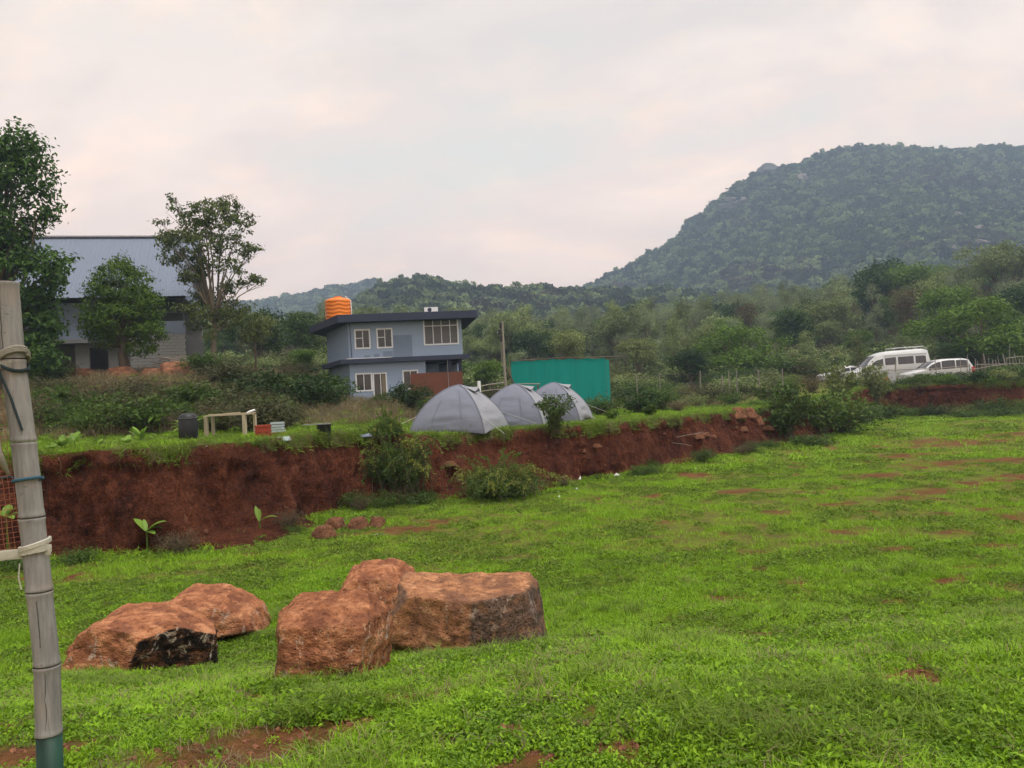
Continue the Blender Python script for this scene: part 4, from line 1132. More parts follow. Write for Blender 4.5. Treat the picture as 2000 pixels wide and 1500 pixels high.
mb = MB(); mb.box(-.20, -.06, -.07, .07, ztop - .55, ztop - .35); mb.box(-.14, -.05, -.05, .05, ztop - .85, ztop - .62); mb.box(-.13, -.04, -.05, .05, ztop - .3, ztop - .06); mb.build('lamp', M['black'], up)
mb = MB(); mb.tube([(-.21, -.02, ztop - .46), (-.225, -.02, ztop - .45)], .05, 10); mb.build('lamp_glass', M['white'], up)
mb = MB(); mb.tube([(.02, 0, ztop * .56), (.35, -.05, ztop * .38), (.62, -.1, .1)], .035, 6); mb.build('brace', M['wood_dark'], up)
m = NT('teal_shade_net')
o_ = m.obj()
fold = m.noise(m.mapping(o_, (1, 1, .08)), 3.0, 4, .6)
cc = m.mix(fold, (0.003, 0.205, 0.18, 1), (0.008, 0.32, 0.285, 1))
p_ = m.n('ShaderNodeBsdfPrincipled', {'Base Color': cc, 'Roughness': .7, 'Specular IOR Level': .2}); t_ = m.n('ShaderNodeBsdfTranslucent', {'Color': cc})
x_ = m.n('ShaderNodeMixShader', {0: .3, 1: p_.outputs[0], 2: t_.outputs[0]}); m.t.links.new(x_.outputs[0], m.out.inputs['Surface']); M['teal'] = m.m
pL, pR = gy(1002, 38.2), gy(1186, 40.5)
sh = thing('shade_net_enclosure', 'bright teal shade net enclosure stretched on poles behind the tents', 'enclosure', pL)
def loc_(p): return np.asarray(p) - pL
def net_panel(a0, a1, b0, b1, seed, n=40, k=14):
    """bottom a0->a1, top b0->b1"""
    u = np.linspace(0, 1, n)[:, None]; G = np.zeros((k, n, 3)); d = (a1 - a0)[:2]; nrm = np.array([d[1], -d[0]]) / np.linalg.norm(d)
    for j, v in enumerate(np.linspace(0, 1, k)):
        sag = -0.05 * np.sin(u[:, 0] * PI * 3) ** 2 * (v > .95)
        P = (a0 + (a1 - a0) * u) * (1 - v) + (b0 + (b1 - b0) * u) * v
        P[:, 2] += sag
        P[:, :2] += nrm * (0.05 * fbm(u[:, 0] * 9, np.full(n, v * .7), seed=seed, octv=3))[:, None]
        G[j] = P
    return MB().grid(G)
def top(px, py, p): return loc_(np.array([p[0], p[1], at(px, py, p[1])[2]]))
pM = pL + (pR - pL) * .42
A0, A1, A2 = loc_(pL), loc_(np.array([pM[0], pM[1], gy(1078, pM[1])[2]])), loc_(pR)
dz = np.array([0, 0, .12])
T0, T1, T2 = top(1001, 706, pL), top(1078, 701, pM), top(1182, 699, pR)
net_panel(A0 + dz, A1 + dz, T0, T1, 3).build('net_panel', M['teal'], sh, True)
net_panel(A1 + dz, A2 + dz, T1, T2, 5).build('net_panel', M['teal'], sh, True)
bk = np.array([.6, 3.2, .2])
net_panel(A0 + dz + bk, A0 + dz, T0 + bk, T0, 7, 20).build('net_panel', M['teal'], sh, True)
net_panel(A2 + dz + bk, A0 + dz + bk, T2 + bk * [1, 1, .1], T0 + bk * [1, 1, .1], 9).build('net_panel', M['teal'], sh, True)
for p, t__ in ((A0, T0), (A1, T1), (A2, T2), (A1 * .55 + A2 * .45, T1 * .55 + T2 * .45), (A0 + bk, T0 + bk), (A2 + bk, T2 + bk), (A0 * .3 + A1 * .7, T0 * .1 + T1 * .9)):
    mb = MB(); mb.tube([p + [0, .07, -.2], t__ + [0, .07, .05]], .03, 6); mb.build('pole', M['wood_dark'], sh)
ext = T2 + (T2 - T1) * .42
for a, b in ((T0 + [0, -.05, .03], T1 + [0, -.05, .03]), (T1 + [0, -.05, .04], ext + [0, -.05, .06]), (T0 + bk, T2 + bk)):
    mb = MB(); mb.tube([a, (a + b) / 2 + [0, 0, -.02], b], .03, 6); mb.build('rail', M['wood_dark'], sh)
# white stub and low cross rails between the tents
g = gy(937, 31.5)
mb = MB(); zt = at(937, 744, g[1])[2] - g[2]; mb.tube([(0, 0, -.2), (0, 0, zt)], .07, 10); o = mb.build('marker_post', M['white'], None, False, g); tag(o, 'short white post peeping over the nearest tent', 'post')
rf_ = thing('rail_fence', 'low fence of pale bamboo rails behind the tents', 'fence', g)
for a, b, y in (((925, 757), (985, 747), 32.2), ((935, 765), (985, 760), 32.3), ((1000, 751), (1055, 750), 33.0), ((890, 764), (930, 759), 32.4)):
    P0, P1 = at(*a, y) - g, at(*b, y + .4) - g
    mb = MB(); mb.tube([P0, (P0 + P1) / 2 + [0, 0, .02], P1], .028, 6); mb.build('rail', M['wood'], rf_)
for px in (895, 925, 962, 1052):
    q = gy(px, 32.6) - g; mb = MB(); mb.tube([q + [0, 0, -.2], q + [0, 0, at(px, 752, 32.6)[2] - g[2] - q[2]]], .04, 6); mb.build('post', M['wood_dark'], rf_)
g0 = gy(1280, 50)
wf = thing('wire_fence', 'thin wire fence on pale posts before the dark wood', 'fence', g0)
fp = [(1245, 733, 50), (1291, 727, 50), (1368, 724, 49.5), (1412, 733, 51), (1426, 724, 49.5), (1440, 722, 50.5), (1485, 722, 49), (1530, 720, 50)]
tops = []
for px, py, Y in fp:
    q = gy(px, Y); zt = at(px, py, Y)[2]; mb = MB()
    zt = max(zt, q[2] + 1.0)
    mb.tube([q - g0 + [0, 0, -.2], np.array([q[0] + rng.normal(0, .03), q[1], zt]) - g0], .035 if px != 1412 else .07, 6); mb.build('post', M['wood'], wf)
    tops.append((q - g0, zt - q[2]))
for f in (.35, .62, .9):
    P = [q + [0, -.05, f * hh] for q, hh in tops]
    mb = MB(); mb.tube(P, .009, 4); mb.build('wire', M['steel'], wf)
g0 = gy(1900, 56)
pf = thing('pole_fence', 'rough fence of crooked pale poles beside the parked vehicles', 'fence', g0)
for px, py, Y, r_ in ((1683, 706, 55, .03), (1752, 703, 55, .045), (1831, 696, 55, .03), (1880, 697, 55.5, .025), (1893, 692, 55.5, .03), (1898, 710, 56, .035), (1921, 712, 56.5, .035), (1928, 690, 56, .045), (1944, 702, 57, .04), (1951, 702, 57.5, .04), (1967, 691, 56.5, .045),
                      (1908, 700, 57, .03), (1914, 705, 58, .03), (1936, 698, 58, .03), (1957, 696, 58, .03), (1972, 700, 58.5, .03), (1989, 690, 58, .03), (2003, 697, 58, .03), (1977, 675, 57, .03), (1984, 698, 57, .04), (1995, 700, 57.5, .04), (2012, 695, 57, .04), (2030, 700, 57.5, .04)):
    q = gy(px, Y); zt = max(at(px, py, Y)[2], q[2] + .8)
    mb = MB(); mb.tube([q - g0 + [0, 0, -.2], (q - g0) * .5 + (np.array([q[0], q[1], zt]) - g0) * .5 + rng.normal(0, .02, 3), np.array([q[0] + rng.normal(0, .05), q[1], zt]) - g0], [r_, r_, r_ * .8], 6); mb.build('post', M['wood'], pf)
for pts, Y in (([(1895, 721), (1910, 720), (1935, 715), (1968, 711)], 55.9), ([(1898, 731), (1920, 728), (1950, 724), (1975, 721)], 56.0), ([(1893, 742), (1925, 741), (1940, 738)], 55.9), ([(1965, 700), (1985, 697), (2040, 694)], 56.6), ([(1945, 722), (1990, 720), (2040, 719)], 56.6),
               ([(1940, 735), (1985, 731), (2040, 730)], 56.4), ([(1665, 730), (1710, 726), (1760, 722), (1835, 720)], 54.9), ([(1660, 740), (1720, 737), (1765, 735)], 54.9), ([(1780, 722), (1835, 719), (1895, 714)], 55.0), ([(1905, 712), (1960, 711), (2040, 708)], 57)):
    mb = MB(); mb.tube([at(a, b, Y + .3 * k) - g0 for k, (a, b) in enumerate(pts)], .032, 6); mb.build('rail', M['wood'], pf)

# ================================================================== VEHICLES
m = NT('white_car_paint'); m.principled(m.mix(m.noise(m.obj(), 1.2), (0.46, 0.47, 0.49, 1), (0.58, 0.59, 0.60, 1)), 0.35, None, 0.5, **{'Coat Weight': 0.3}); M['carwhite'] = m.m
m = NT('car_glass'); m.principled(m.mix(m.noise(m.obj(), 2.5), (0.02, 0.022, 0.027, 1), (0.07, 0.072, 0.085, 1)), 0.12, None, 0.5); M['carglass'] = m.m
M['rubber'] = plain('rubber', (0.02, 0.02, 0.02, 1), 0.85, 8, 0.2, 0.2, 0.2)
M['rim'] = plain('wheel_rim', (0.35, 0.35, 0.36, 1), 0.4, 5, 0.1, 0, 0.5, metallic=.6)
M['redlamp'] = plain('red_lamp', (0.45, 0.02, 0.015, 1), 0.25, 5, 0.1, 0, 0.5)
M['lampglass'] = plain('lamp_glass', (0.6, 0.6, 0.6, 1), 0.2, 5, 0.1, 0, 0.5)
def vehicle(name, label, cat, loc, rz, L, Wd, top, belt, z0, wheels, rw, wins, glassbits=()):
    """nose points to -x. top: [(x, z)] roofline, belt: [(x, z)] waistline; lofted across x stations."""
    t = thing(name, label, cat, loc, rz)
    tx = np.array([p[0] for p in top]); tz = np.array([p[1] for p in top]); bx_ = np.array([p[0] for p in belt]); bz = np.array([p[1] for p in belt])
    hw = Wd / 2
    def ring(x):
        zt = np.interp(x, tx, tz); zb = min(np.interp(x, bx_, bz), zt - .06)
        e_ = min(1.0, 0.80 + 0.20 * min(1, (x + .05) / .45), 0.86 + 0.14 * min(1, (L - x + .05) / .35))
        cab = np.clip((zt - zb) / .5, 0, 1)
        wr = hw * e_ * (1 - .10 * cab); wb = hw * e_
        return np.array([[x, -wb * .9, z0], [x, -wb, z0 + .18], [x, -wb, zb - .12], [x, -wb * .985, zb], [x, -wr, zt - .10 * (0.4 + .6 * cab)], [x, -wr * .86, zt - .02], [x, 0, zt + .015],
                         [x, wr * .86, zt - .02], [x, wr, zt - .10 * (0.4 + .6 * cab)], [x, wb * .985, zb], [x, wb, zb - .12], [x, wb, z0 + .18], [x, wb * .9, z0]])
    xs = np.unique(np.concatenate([np.linspace(0, L, 46), tx]))
    G = np.stack([ring(x) for x in xs])
    mb = MB(); mb.grid(np.concatenate([G, G[:, :1]], 1)[:, ::-1])
    for k, fl_ in ((0, False), (-1, True)):
        P = G[k]; c = P.mean(0); b = mb.n
        mb.add(np.vstack([P, c]), np.zeros((0, 3), int)); n = len(P)
        mb.F3.append(np.array([[b + n, b + (i + 1) % n, b + i][::(-1 if fl_ else 1)] for i in range(n)]))
    body = mb.build('body', M['carwhite'], t, True)
    for (x0, x1, f0, f1) in wins:                      # side glass, both flanks
        for sd, (i0, i1) in ((-1, (3, 4)), (1, (9, 8))):
            xx = np.linspace(x0, x1, 10); Gw = np.zeros((10, 2, 3))
            for k, x in enumerate(xx):
                rg = ring(x)
                Gw[k, 0] = rg[i0] + (rg[i1] - rg[i0]) * f0; Gw[k, 1] = rg[i0] + (rg[i1] - rg[i0]) * f1
                Gw[k, :, 1] += sd * .012
            mb = MB(); mb.grid(Gw if sd > 0 else Gw[::-1]); mb.build('window', M['carglass'], t)
    for (x0, x1) in glassbits:                         # windscreen / rear glass across the car
        Gw = np.zeros((6, 5, 3))
        for k, x in enumerate(np.linspace(x0, x1, 6)):
            rg = ring(x); Gw[k] = rg[[4, 5, 6, 7, 8]]; Gw[k, :, 1] *= .93; Gw[k, :, 2] += .02
        mb = MB(); mb.grid(Gw); mb.build('windscreen', M['carglass'], t, True)
    for x in wheels:
        for sd in (-1, 1):
            mb = MB(); mb.tube([(x, sd * (hw - .2), rw), (x, sd * (hw + .005), rw)], rw, 24); w_ = mb.build('wheel', M['rubber'], t)
            mb = MB(); mb.tube([(x, sd * (hw - .02), rw), (x, sd * (hw + .018), rw)], rw * .62, 16); mb.build('rim', M['rim'], w_)
            mb = MB(); a = np.linspace(0, PI, 12); P = np.stack([x + (rw + .07) * np.cos(a), np.full(12, sd * (hw + .004)), rw + (rw + .07) * np.sin(a)], -1)
            mb.tube(P, .035, 6); mb.build('wheel_arch', M['rubber'], t)
    mb = MB(); mb.box(.0 - .03, .15, -hw * .8, hw * .8, z0 - .02, z0 + .22); mb.box(L - .12, L + .04, -hw * .85, hw * .85, z0 - .02, z0 + .2); mb.build('bumper', M['carwhite'], t)
    for sd in (-1, 1):
        mb = MB(); mb.box(.02, .28, sd * hw * .72 - .13, sd * hw * .72 + .13, belt[0][1] - .22, belt[0][1] - .06); mb.build('headlight', M['lampglass'], t)
        mb = MB(); mb.box(L - .22, L + .015, sd * hw * .86 - .11, sd * hw * .86 + .11, np.interp(L, bx_, bz) - .38, np.interp(L, bx_, bz) + .02); mb.build('tail_light', M['redlamp'], t)
        mb = MB(); xm = [w for w in wins][0][0] + .1; mb.box(xm, xm + .12, sd * (hw + .12) - .08, sd * (hw + .12) + .08, np.interp(xm, bx_, bz) + .0, np.interp(xm, bx_, bz) + .16); mb.build('mirror', M['carwhite'], t)
    return t
g = gy(1664, 61.5); VZ = max(g[2], at(1664, 752, 61.5)[2])
van = vehicle('van', 'tall white passenger van parked behind the rough fence', 'van', (g[0], g[1], VZ), R(-2), 5.9, 1.95,
              [(0, .95), (.35, 1.08), (.75, 1.22), (1.3, 1.85), (1.75, 2.22), (2.3, 2.42), (3.0, 2.5), (5.3, 2.56), (5.7, 2.45), (5.85, 1.9), (5.9, 1.3)],
              [(0, .85), (.8, 1.12), (1.6, 1.28), (5.9, 1.32)], .34, (1.0, 4.6), .34, [(1.35, 2.2, .05, .62), (2.35, 3.2, .10, .62), (3.35, 4.55, .10, .62), (4.7, 5.5, .10, .60)], [(.85, 1.65)])
mb = MB()
for sd in (-1, 1):
    mb.tube([(3.2, sd * .75, 2.56), (3.2, sd * .75, 2.70), (5.4, sd * .75, 2.74), (5.75, sd * .72, 2.5)], .025, 6)
for x in (3.3, 4.0, 4.7, 5.35):
    mb.tube([(x, -.75, 2.71), (x, .75, 2.71)], .022, 6)
mb.build('roof_rack', M['carwhite'], van)
mb = MB()
for sd in (-1, 1):
    mb.tube([(2.3, sd * .93, 2.16), (5.6, sd * .93, 2.2)], .02, 6)
mb.build('roof_gutter', M['rim'], van)
g = gy(1766, 57.5); VZ = max(g[2], at(1800, 753, 57.5)[2])
suv = vehicle('car', 'white multi purpose car with dark windows parked right of the van', 'car', (g[0], g[1], VZ), R(-3), 4.75, 1.83,
              [(0, .75), (.25, .88), (1.0, 1.02), (1.25, 1.10), (1.75, 1.48), (2.2, 1.68), (2.9, 1.75), (4.0, 1.74), (4.4, 1.66), (4.65, 1.25), (4.75, .95)],
              [(0, .68), (1.2, .94), (2.4, .98), (4.75, 1.04)], .28, (.85, 3.7), .33, [(1.5, 2.36, .03, .93), (2.44, 3.38, .03, .97), (3.46, 4.3, .05, .95)], [(1.3, 2.05), (4.38, 4.62)])
g = gy(1603, 66.5); VZ = g[2] - .1
vehicle('car', 'white car whose bonnet shows left of the van behind bushes', 'car', (g[0], g[1], VZ), R(4), 4.1, 1.68,
        [(0, .62), (.25, .75), (1.0, .86), (1.25, .92), (1.9, 1.28), (2.4, 1.36), (3.1, 1.30), (3.6, 1.02), (4.0, .95), (4.1, .7)],
        [(0, .58), (1.2, .84), (4.1, .9)], .22, (.75, 3.2), .29, [(1.6, 2.3, .1, .8), (2.4, 3.1, .1, .8)], [(1.3, 1.85)])
# painted board leaning at the fence, before the van
g = gy(1741, 54.6)
bd = thing('sign_board', 'grey white board with a red patch on the fence before the van', 'board', g)
z0_, z1_ = at(1741, 750, 54.6)[2] - g[2], at(1741, 727, 54.6)[2] - g[2]
mb = MB(); mb.box(-.38, .40, -.02, .02, z0_, z1_); mb.build('panel', plain('grey_board', (.42, .43, .46, 1), .6, 3, .2), bd)
mb = MB(); mb.box(-.375, -.12, -.026, -.02, z0_ + .1, z0_ + .52); mb.build('red_patch', M['redlamp'], bd)
for x in (-.3, .32):
    mb = MB(); mb.box(x - .03, x + .03, .02, .06, -.2, z1_); mb.build('leg', M['wood_dark'], bd)

# ================================================================== SMALL THINGS ON THE TERRACE
M['palewood'] = plain('pale_wood', (0.42, 0.37, 0.27, 1), 0.85, 5, 0.2, 0.3, 0.1, stretch=(.3, 1, 1))
gl, gr = ground(410, 850), ground(492, 853)
g = (gl + gr) / 2; s_ = g[1] / FPX
tb = thing('table', 'makeshift table of pale planks on four thin legs', 'table', g, math.atan2(gr[1] - gl[1], gr[0] - gl[0]) * .3)
hw_ = 51 * s_; ht = 42 * s_
for k in range(4):
    mb = MB(); mb.box(-hw_ + rng.uniform(-.03, .03), hw_ + rng.uniform(-.03, .03), -.24 + k * .125, -.24 + k * .125 + .115, ht - .03 + .01 * k * (k % 2), ht + .01 * k * (k % 2)); mb.build('plank', M['palewood'], tb)
for sx in (-.82, .86):
    for sy, w in ((-.2, .045), (.2, .036)):
        mb = MB(); mb.box(hw_ * sx - w + (.07 if sy > 0 else 0) * -np.sign(sx) * -1, hw_ * sx + w + (.07 if sy > 0 else 0) * -np.sign(sx) * -1, sy - w, sy + w, -.15, ht - .03); mb.build('leg', M['palewood'], tb)
pk = MB(); pk.beam((-.05 * 2, -.1, ht + .03), (.35, -.05, ht + .045), .12, .02); o = pk.build('plank_offcut', M['palewood'], None, False, g); tag(o, 'short pale board lying on the makeshift table', 'board')
pk = MB(); pk.add(*tube([(hw_ * .72, -.05, ht + .02), (hw_ * .85, -.05, ht + .05), (hw_ * 1.0, -.04, ht + .085), (hw_ * 1.05, -.04, ht + .08)], [.02, .035, .03, .012], 8)); o = pk.build('cloth_bundle', M['white'], None, True, g); tag(o, 'crumpled white cloth at the right end of the table', 'cloth')
def lathe(prof, n=28):
    a = np.linspace(0, 2 * PI, n + 1)
    return np.array([[[r * math.cos(t), r * math.sin(t), z] for t in -a] for r, z in prof])
g = gy(365, 20.6); s_ = 20.6 / FPX
zt = at(365, 807, 20.6)[2] - g[2]
dr = thing('black_drum', 'large black rounded plastic drum behind the young palm', 'drum', g)
r_ = 18 * s_
MB().grid(lathe([(.01, 0), (r_ * .85, 0), (r_ * .98, zt * .1), (r_, zt * .5), (r_ * .98, zt * .78), (r_ * .86, zt * .93), (r_ * .55, zt), (.01, zt)])).build('body', M['black'], dr, True)
mb = MB(); a = np.linspace(0, 2 * PI, 30); mb.tube(np.stack([r_ * 1.0 * np.cos(a), r_ * 1.0 * np.sin(a), np.full(30, zt * .80)], -1), .018, 6, False); mb.build('rim', M['steel'], dr)
g = ground(634, 858); s_ = g[1] / FPX
dr = thing('black_bucket', 'upright black bucket with a flat lid beside the tents', 'bucket', g)
zt = 30 * s_; r_ = 13.5 * s_
MB().grid(lathe([(.01, 0), (r_ * .85, 0), (r_ * .9, .02), (r_, zt * .9), (r_ * 1.06, zt * .92), (r_ * 1.06, zt * .97), (.01, zt * .97)])).build('body', M['black'], dr, True)
mb = MB(); a = np.linspace(0.2, PI - .2, 14); mb.tube(np.stack([r_ * 1.08 * np.cos(a), -r_ * .3 * np.ones(14), zt * .9 - r_ * .9 * np.sin(a)], -1), .008, 5); mb.build('handle', M['steel'], dr)
pk = MB(); pk.beam((-.52, .02, zt * 1.0), (.16, -.02, zt * 1.02), .26, .02); o = pk.build('board', plain('grey_sheet', (.25, .26, .25, 1), .6, 4, .2), None, False, g); tag(o, 'thin grey board lying across the black bucket', 'board')
g = ground(515, 857); s_ = g[1] / FPX
bx = thing('red_crate', 'faded red box standing beside the table', 'crate', g, .1)
M['redbox'] = plain('faded_red', (0.30, 0.055, 0.028, 1), 0.8, 4, 0.3, 0.2, 0.2)
a_ = 12.5 * s_; zt = 27 * s_
mb = MB(); mb.box(-a_, a_, -a_, a_, -.05, zt); mb.build('body', M['redbox'], bx)
for z in (.04, zt * .5, zt - .05):
    mb = MB(); mb.box(-a_ - .012, a_ + .012, -a_ - .012, a_ + .012, z, z + .035); mb.build('rib', M['redbox'], bx)
g = ground(538, 855); s_ = g[1] / FPX
sk = thing('slab_stack', 'small stack of pale blue slabs behind the red box', 'slab stack', (g[0], g[1] + .25, g[2]))
M['paleblue'] = plain('pale_blue', (0.40, 0.48, 0.50, 1), 0.7, 4, 0.15, 0.1, 0.2)
for k in range(6):
    mb = MB(); w = (16 if k < 2 else 11) * s_; o_x = rng.uniform(-.02, .02); mb.box(-w + o_x, w + o_x, -.14, .14, k * .07, k * .07 + .052); mb.build('slab', M['redbox'] if k in (1,) else M['paleblue'], sk)
g = ground(553, 861)
bs = thing('basin', 'shallow pale basin upside down in the terrace grass', 'basin', g)
MB().grid(lathe([(.20, 0), (.205, .015), (.17, .09), (.15, .105), (.01, .105)])).build('bowl', M['paleblue'], bs, True)
g = ground(713, 853)
bs = thing('basin', 'grey green basin half hidden left of the yellow green bush', 'basin', g)
MB().grid(lathe([(.20, 0), (.205, .015), (.17, .07), (.15, .085), (.01, .085)])).build('bowl', M['bluepanel'], bs, True)
# litter at the foot of the bank
def crumple(seed, w, h, d):
    rng_ = np.random.default_rng(seed); V_, F_ = ICO[3]
    q = V_ * 1.3
    r_ = 1 + .55 * fbm(q[:, 0], q[:, 1], q[:, 2], seed, 3)
    return mesh_np('crumpled_sheet', V_ * r_[:, None] * [w, d, h], F_, [M['white']])
for k, (px, py, w, h, lb) in enumerate([(1205, 934, 9, 8, 'largest white crumpled bag at the foot of the bank'), (1133, 941, 4, 8, 'upright scrap of white paper below the bank'), (1126, 957, 5, 3, 'flat white scrap in the grass, nearest the upright one'),
                                        (1092, 972, 4, 3, 'small white scrap lying below the arching bush'), (1090, 962, 3, 2, 'tiny pale scrap near the bush foot')]):
    g = ground(px, py); s_ = g[1] / FPX
    tag(obj('crumpled_sheet', crumple(k + 3, w * s_ * .7, h * s_ * .7, w * s_ * .5), None, g + [0, 0, h * s_ * .5], (0, .3 * k, k)), lb, 'litter')
for k, (P, lb) in enumerate([([(1320, 855), (1345, 850), (1372, 845)], 'pale root sticking out of the bank, upper one'), ([(1310, 866), (1330, 868), (1350, 872)], 'pale root sticking out of the bank, lower one'), ([(720, 1050), (735, 1047), (752, 1046)], 'pale stick lying on bare soil behind the boulders'),
                              ([(420, 848), (432, 862), (402, 875)], 'pale cut stalk leaning over the bank edge')]):
    Q = [ground(*p) + [0, -.12 if k < 2 else 0, .03] for p in P]
    c = Q[1]; mb = MB(); mb.tube([q - c for q in Q], .011, 6); tag(mb.build('stick', M['stick'], None, True, c), lb, 'stick')

# ================================================================== BAMBOO POST AND NET (foreground left)
PY = 2.8
m = NT('grey_bamboo'); o_ = m.obj()
st_ = m.mapping(o_, (26, 26, 2.2)); n1 = m.noise(st_, 1.0, 6, .65); n2 = m.noise(m.mapping(o_, (60, 60, 8)), 1.0, 5, .7); n3 = m.noise(o_, 9, 5, .6); n4 = m.noise(m.mapping(o_, (40, 40, 120)), 1.0, 3, .6)
c_ = m.ramp(m.math('ADD', m.math('MULTIPLY', n1, .6), m.math('MULTIPLY', n2, .4)), [(.3, (.13, .125, .12, 1)), (.5, (.245, .235, .225, 1)), (.7, (.36, .345, .325, 1))])
c_ = m.mix(m.ramp(n3, [(.5, 0.), (.7, .45)]), c_, (.27, .215, .165, 1))
c_ = m.mix(m.ramp(n4, [(.66, 0.), (.74, .7)]), c_, (.06, .055, .05, 1))
m.principled(c_, .85, m.bump(m.math('ADD', n1, m.math('MULTIPLY', n2, .6)), .6, .006), .15); M['bamboo'] = m.m
m = NT('green_pipe'); m.principled(m.ramp(m.noise(m.mapping(m.obj(), (12, 12, 3)), 1, 6, .65), [(.35, (.004, .022, .014, 1)), (.6, (.010, .055, .034, 1)), (.75, (.05, .04, .03, 1))]), .5, None, .3); M['greenpipe'] = m.m
axis_px = [(3, 460), (12, 548), (24, 690), (38, 800), (46, 860), (55, 940), (68, 1062), (77, 1155), (92, 1300), (96, 1440), (99, 1500), (102, 1640)]
AX = np.array([at(px, py, PY) for px, py in axis_px[1:]])
zs_ = AX[:, 2][::-1]; xs_ = AX[:, 0][::-1]
def ax(z): return np.array([np.interp(z, zs_, xs_), PY, z])
zb = h1(ax(zs_[0])[0], PY) - .15
base = np.array([np.interp(zs_[0], zs_, xs_), PY, h1(xs_[0], PY)])
post = thing('bamboo_post', 'leaning grey bamboo post set in a dark green pipe, holding the net', 'post', base)
def zpy(py): return at(60, py, PY)[2]
nodes = [548, 700, 862, 1010, 1155, 1300, 1436]
r0 = 46 / FPX * PY / 2
def culm(py_a, py_b, seed):
    za, zc = zpy(py_b), zpy(py_a)
    zz_ = np.concatenate([[za, za + .004, za + .012], np.linspace(za + .03, zc - .03, 10), [zc - .012, zc - .004, zc]])
    k = len(zz_); rr = np.full(k, r0 * .965); rr[0] = rr[-1] = r0 * 1.0; rr[1] = rr[-2] = r0 * 1.05; rr[2] = rr[-3] = r0 * 1.0
    rr = rr * (1 + .015 * np.sin(np.linspace(0, PI, k))) * np.interp(zz_, [zs_[0], zs_[-1]], [1.03, .95])
    G = np.zeros((k, 33, 3)); a = np.linspace(0, 2 * PI, 33)
    for i_ in range(k):
        c = ax(zz_[i_]) - base
        wob = 1 + .03 * vnoise(np.cos(a) * 1.5 + seed, np.sin(a) * 1.5, zz_[i_] * 5, seed)
        # long drying crack
        G[i_, :, 0] = c[0] + rr[i_] * wob * np.cos(a); G[i_, :, 1] = c[1] + rr[i_] * wob * np.sin(a); G[i_, :, 2] = c[2]
    return G
for k, (a, b) in enumerate(zip(nodes[:-1], nodes[1:])):
    MB().grid(culm(a + 1.0, b - 1.0, k)).build('culm', M['bamboo'], post, True)
for k, py in enumerate([]):
    c = ax(zpy(py)) - base; mb = MB(); a = np.linspace(0, 2 * PI, 33)
    tilt = .012 * (1 if k % 2 else -1)
    mb.tube(np.stack([c[0] + r0 * 1.0 * np.cos(a), c[1] + r0 * 1.0 * np.sin(a), c[2] + tilt * np.cos(a)], -1), .0045, 6, False); mb.build('node_ring', M['bamboo'], post, True)
c = ax(zpy(548)) - base; mb = MB(); mb.tube([c + [0, 0, -.02], c + [0, 0, -.012]], r0 * .9, 24); mb.build('cut_end', M['wood'], post)
for (dx_, za, zc) in ((.35, 1310, 1430), (.2, 1170, 1260), (-.1, 560, 690)):
    P = [ax(zpy(q)) - base + [r0 * dx_ + .002 * math.sin(q), -r0 * math.sqrt(1 - dx_ ** 2) * .985, 0] for q in np.linspace(za, zc, 8)]
    mb = MB(); mb.tube([p + [.0015 * math.sin(31 * p[2] * 9), 0, 0] for p in P], .0010, 4); mb.build('crack', M['inside'], post)
pz = zpy(1434)
mb = MB(); mb.tube([np.array([ax(pz)[0], PY, pz]) - base, np.array([ax(zs_[0])[0], PY, zs_[0]]) - base, np.array([ax(zs_[0])[0] + .01, PY, zb]) - base], r0 * 1.0, 28); mb.build('pipe_sleeve', M['greenpipe'], post, True)
# lashings
M['cord_blue'] = plain('blue_cord', (.05, .11, .16, 1), .8, 30, .3, .4, .1)
M['cord_dark'] = plain('dark_cord', (.03, .045, .05, 1), .8, 30, .3, .4, .1)
M['tape'] = plain('dirty_white_tape', (.46, .44, .37, 1), .85, 14, .22, .4, .1)
M['tape_old'] = plain('old_cloth_tape', (.27, .25, .21, 1), .9, 16, .3, .6, .1)
def wrap(py, r, mat, turns=1, tilt=.02, pitch=.008, name='lashing', phase=0.0):
    n = 26 * turns; a = np.linspace(0, 2 * PI * turns, n); c = ax(zpy(py)) - base
    P = np.stack([c[0] + (r0 * 1.02 + r * .8) * np.cos(a + phase), c[1] + (r0 * 1.02 + r * .8) * np.sin(a + phase), c[2] + tilt * np.cos(a + .6) + pitch * a / (2 * PI)], -1)
    mb = MB(); mb.tube(P, r, 6); return mb.build(name, mat, post, True)
wrap(938, .0045, M['cord_blue'], 2, .006, .003); wrap(1082, .0042, M['tape'], 5, .008, .005); wrap(1068, .0055, M['tape'], 3, .012, .005, phase=1.0); wrap(704, .0065, M['tape_old'], 3, .030, .007); wrap(712, .0045, M['cord_dark'], 2, -.028, .004)
c = ax(zpy(710)) - base
mb = MB(); mb.tube([c + [-.06, -r0 * 1.1, .0], c + [-.02, -r0 * 1.15, -.03], c + [.015, -r0 * 1.15, -.12], c + [.045, -r0 * .9, -.24]], .004, 6); mb.build('cord_tail', M['cord_dark'], post)
c = ax(zpy(1090)) - base
mb = MB(); mb.tube([c + [-.03, -r0 * 1.1, -.01], c + [-.035, -r0 * 1.15, -.06], c + [-.028, -r0 * 1.12, -.10]], .0025, 5); mb.build('cord_tail', M['tape'], post)
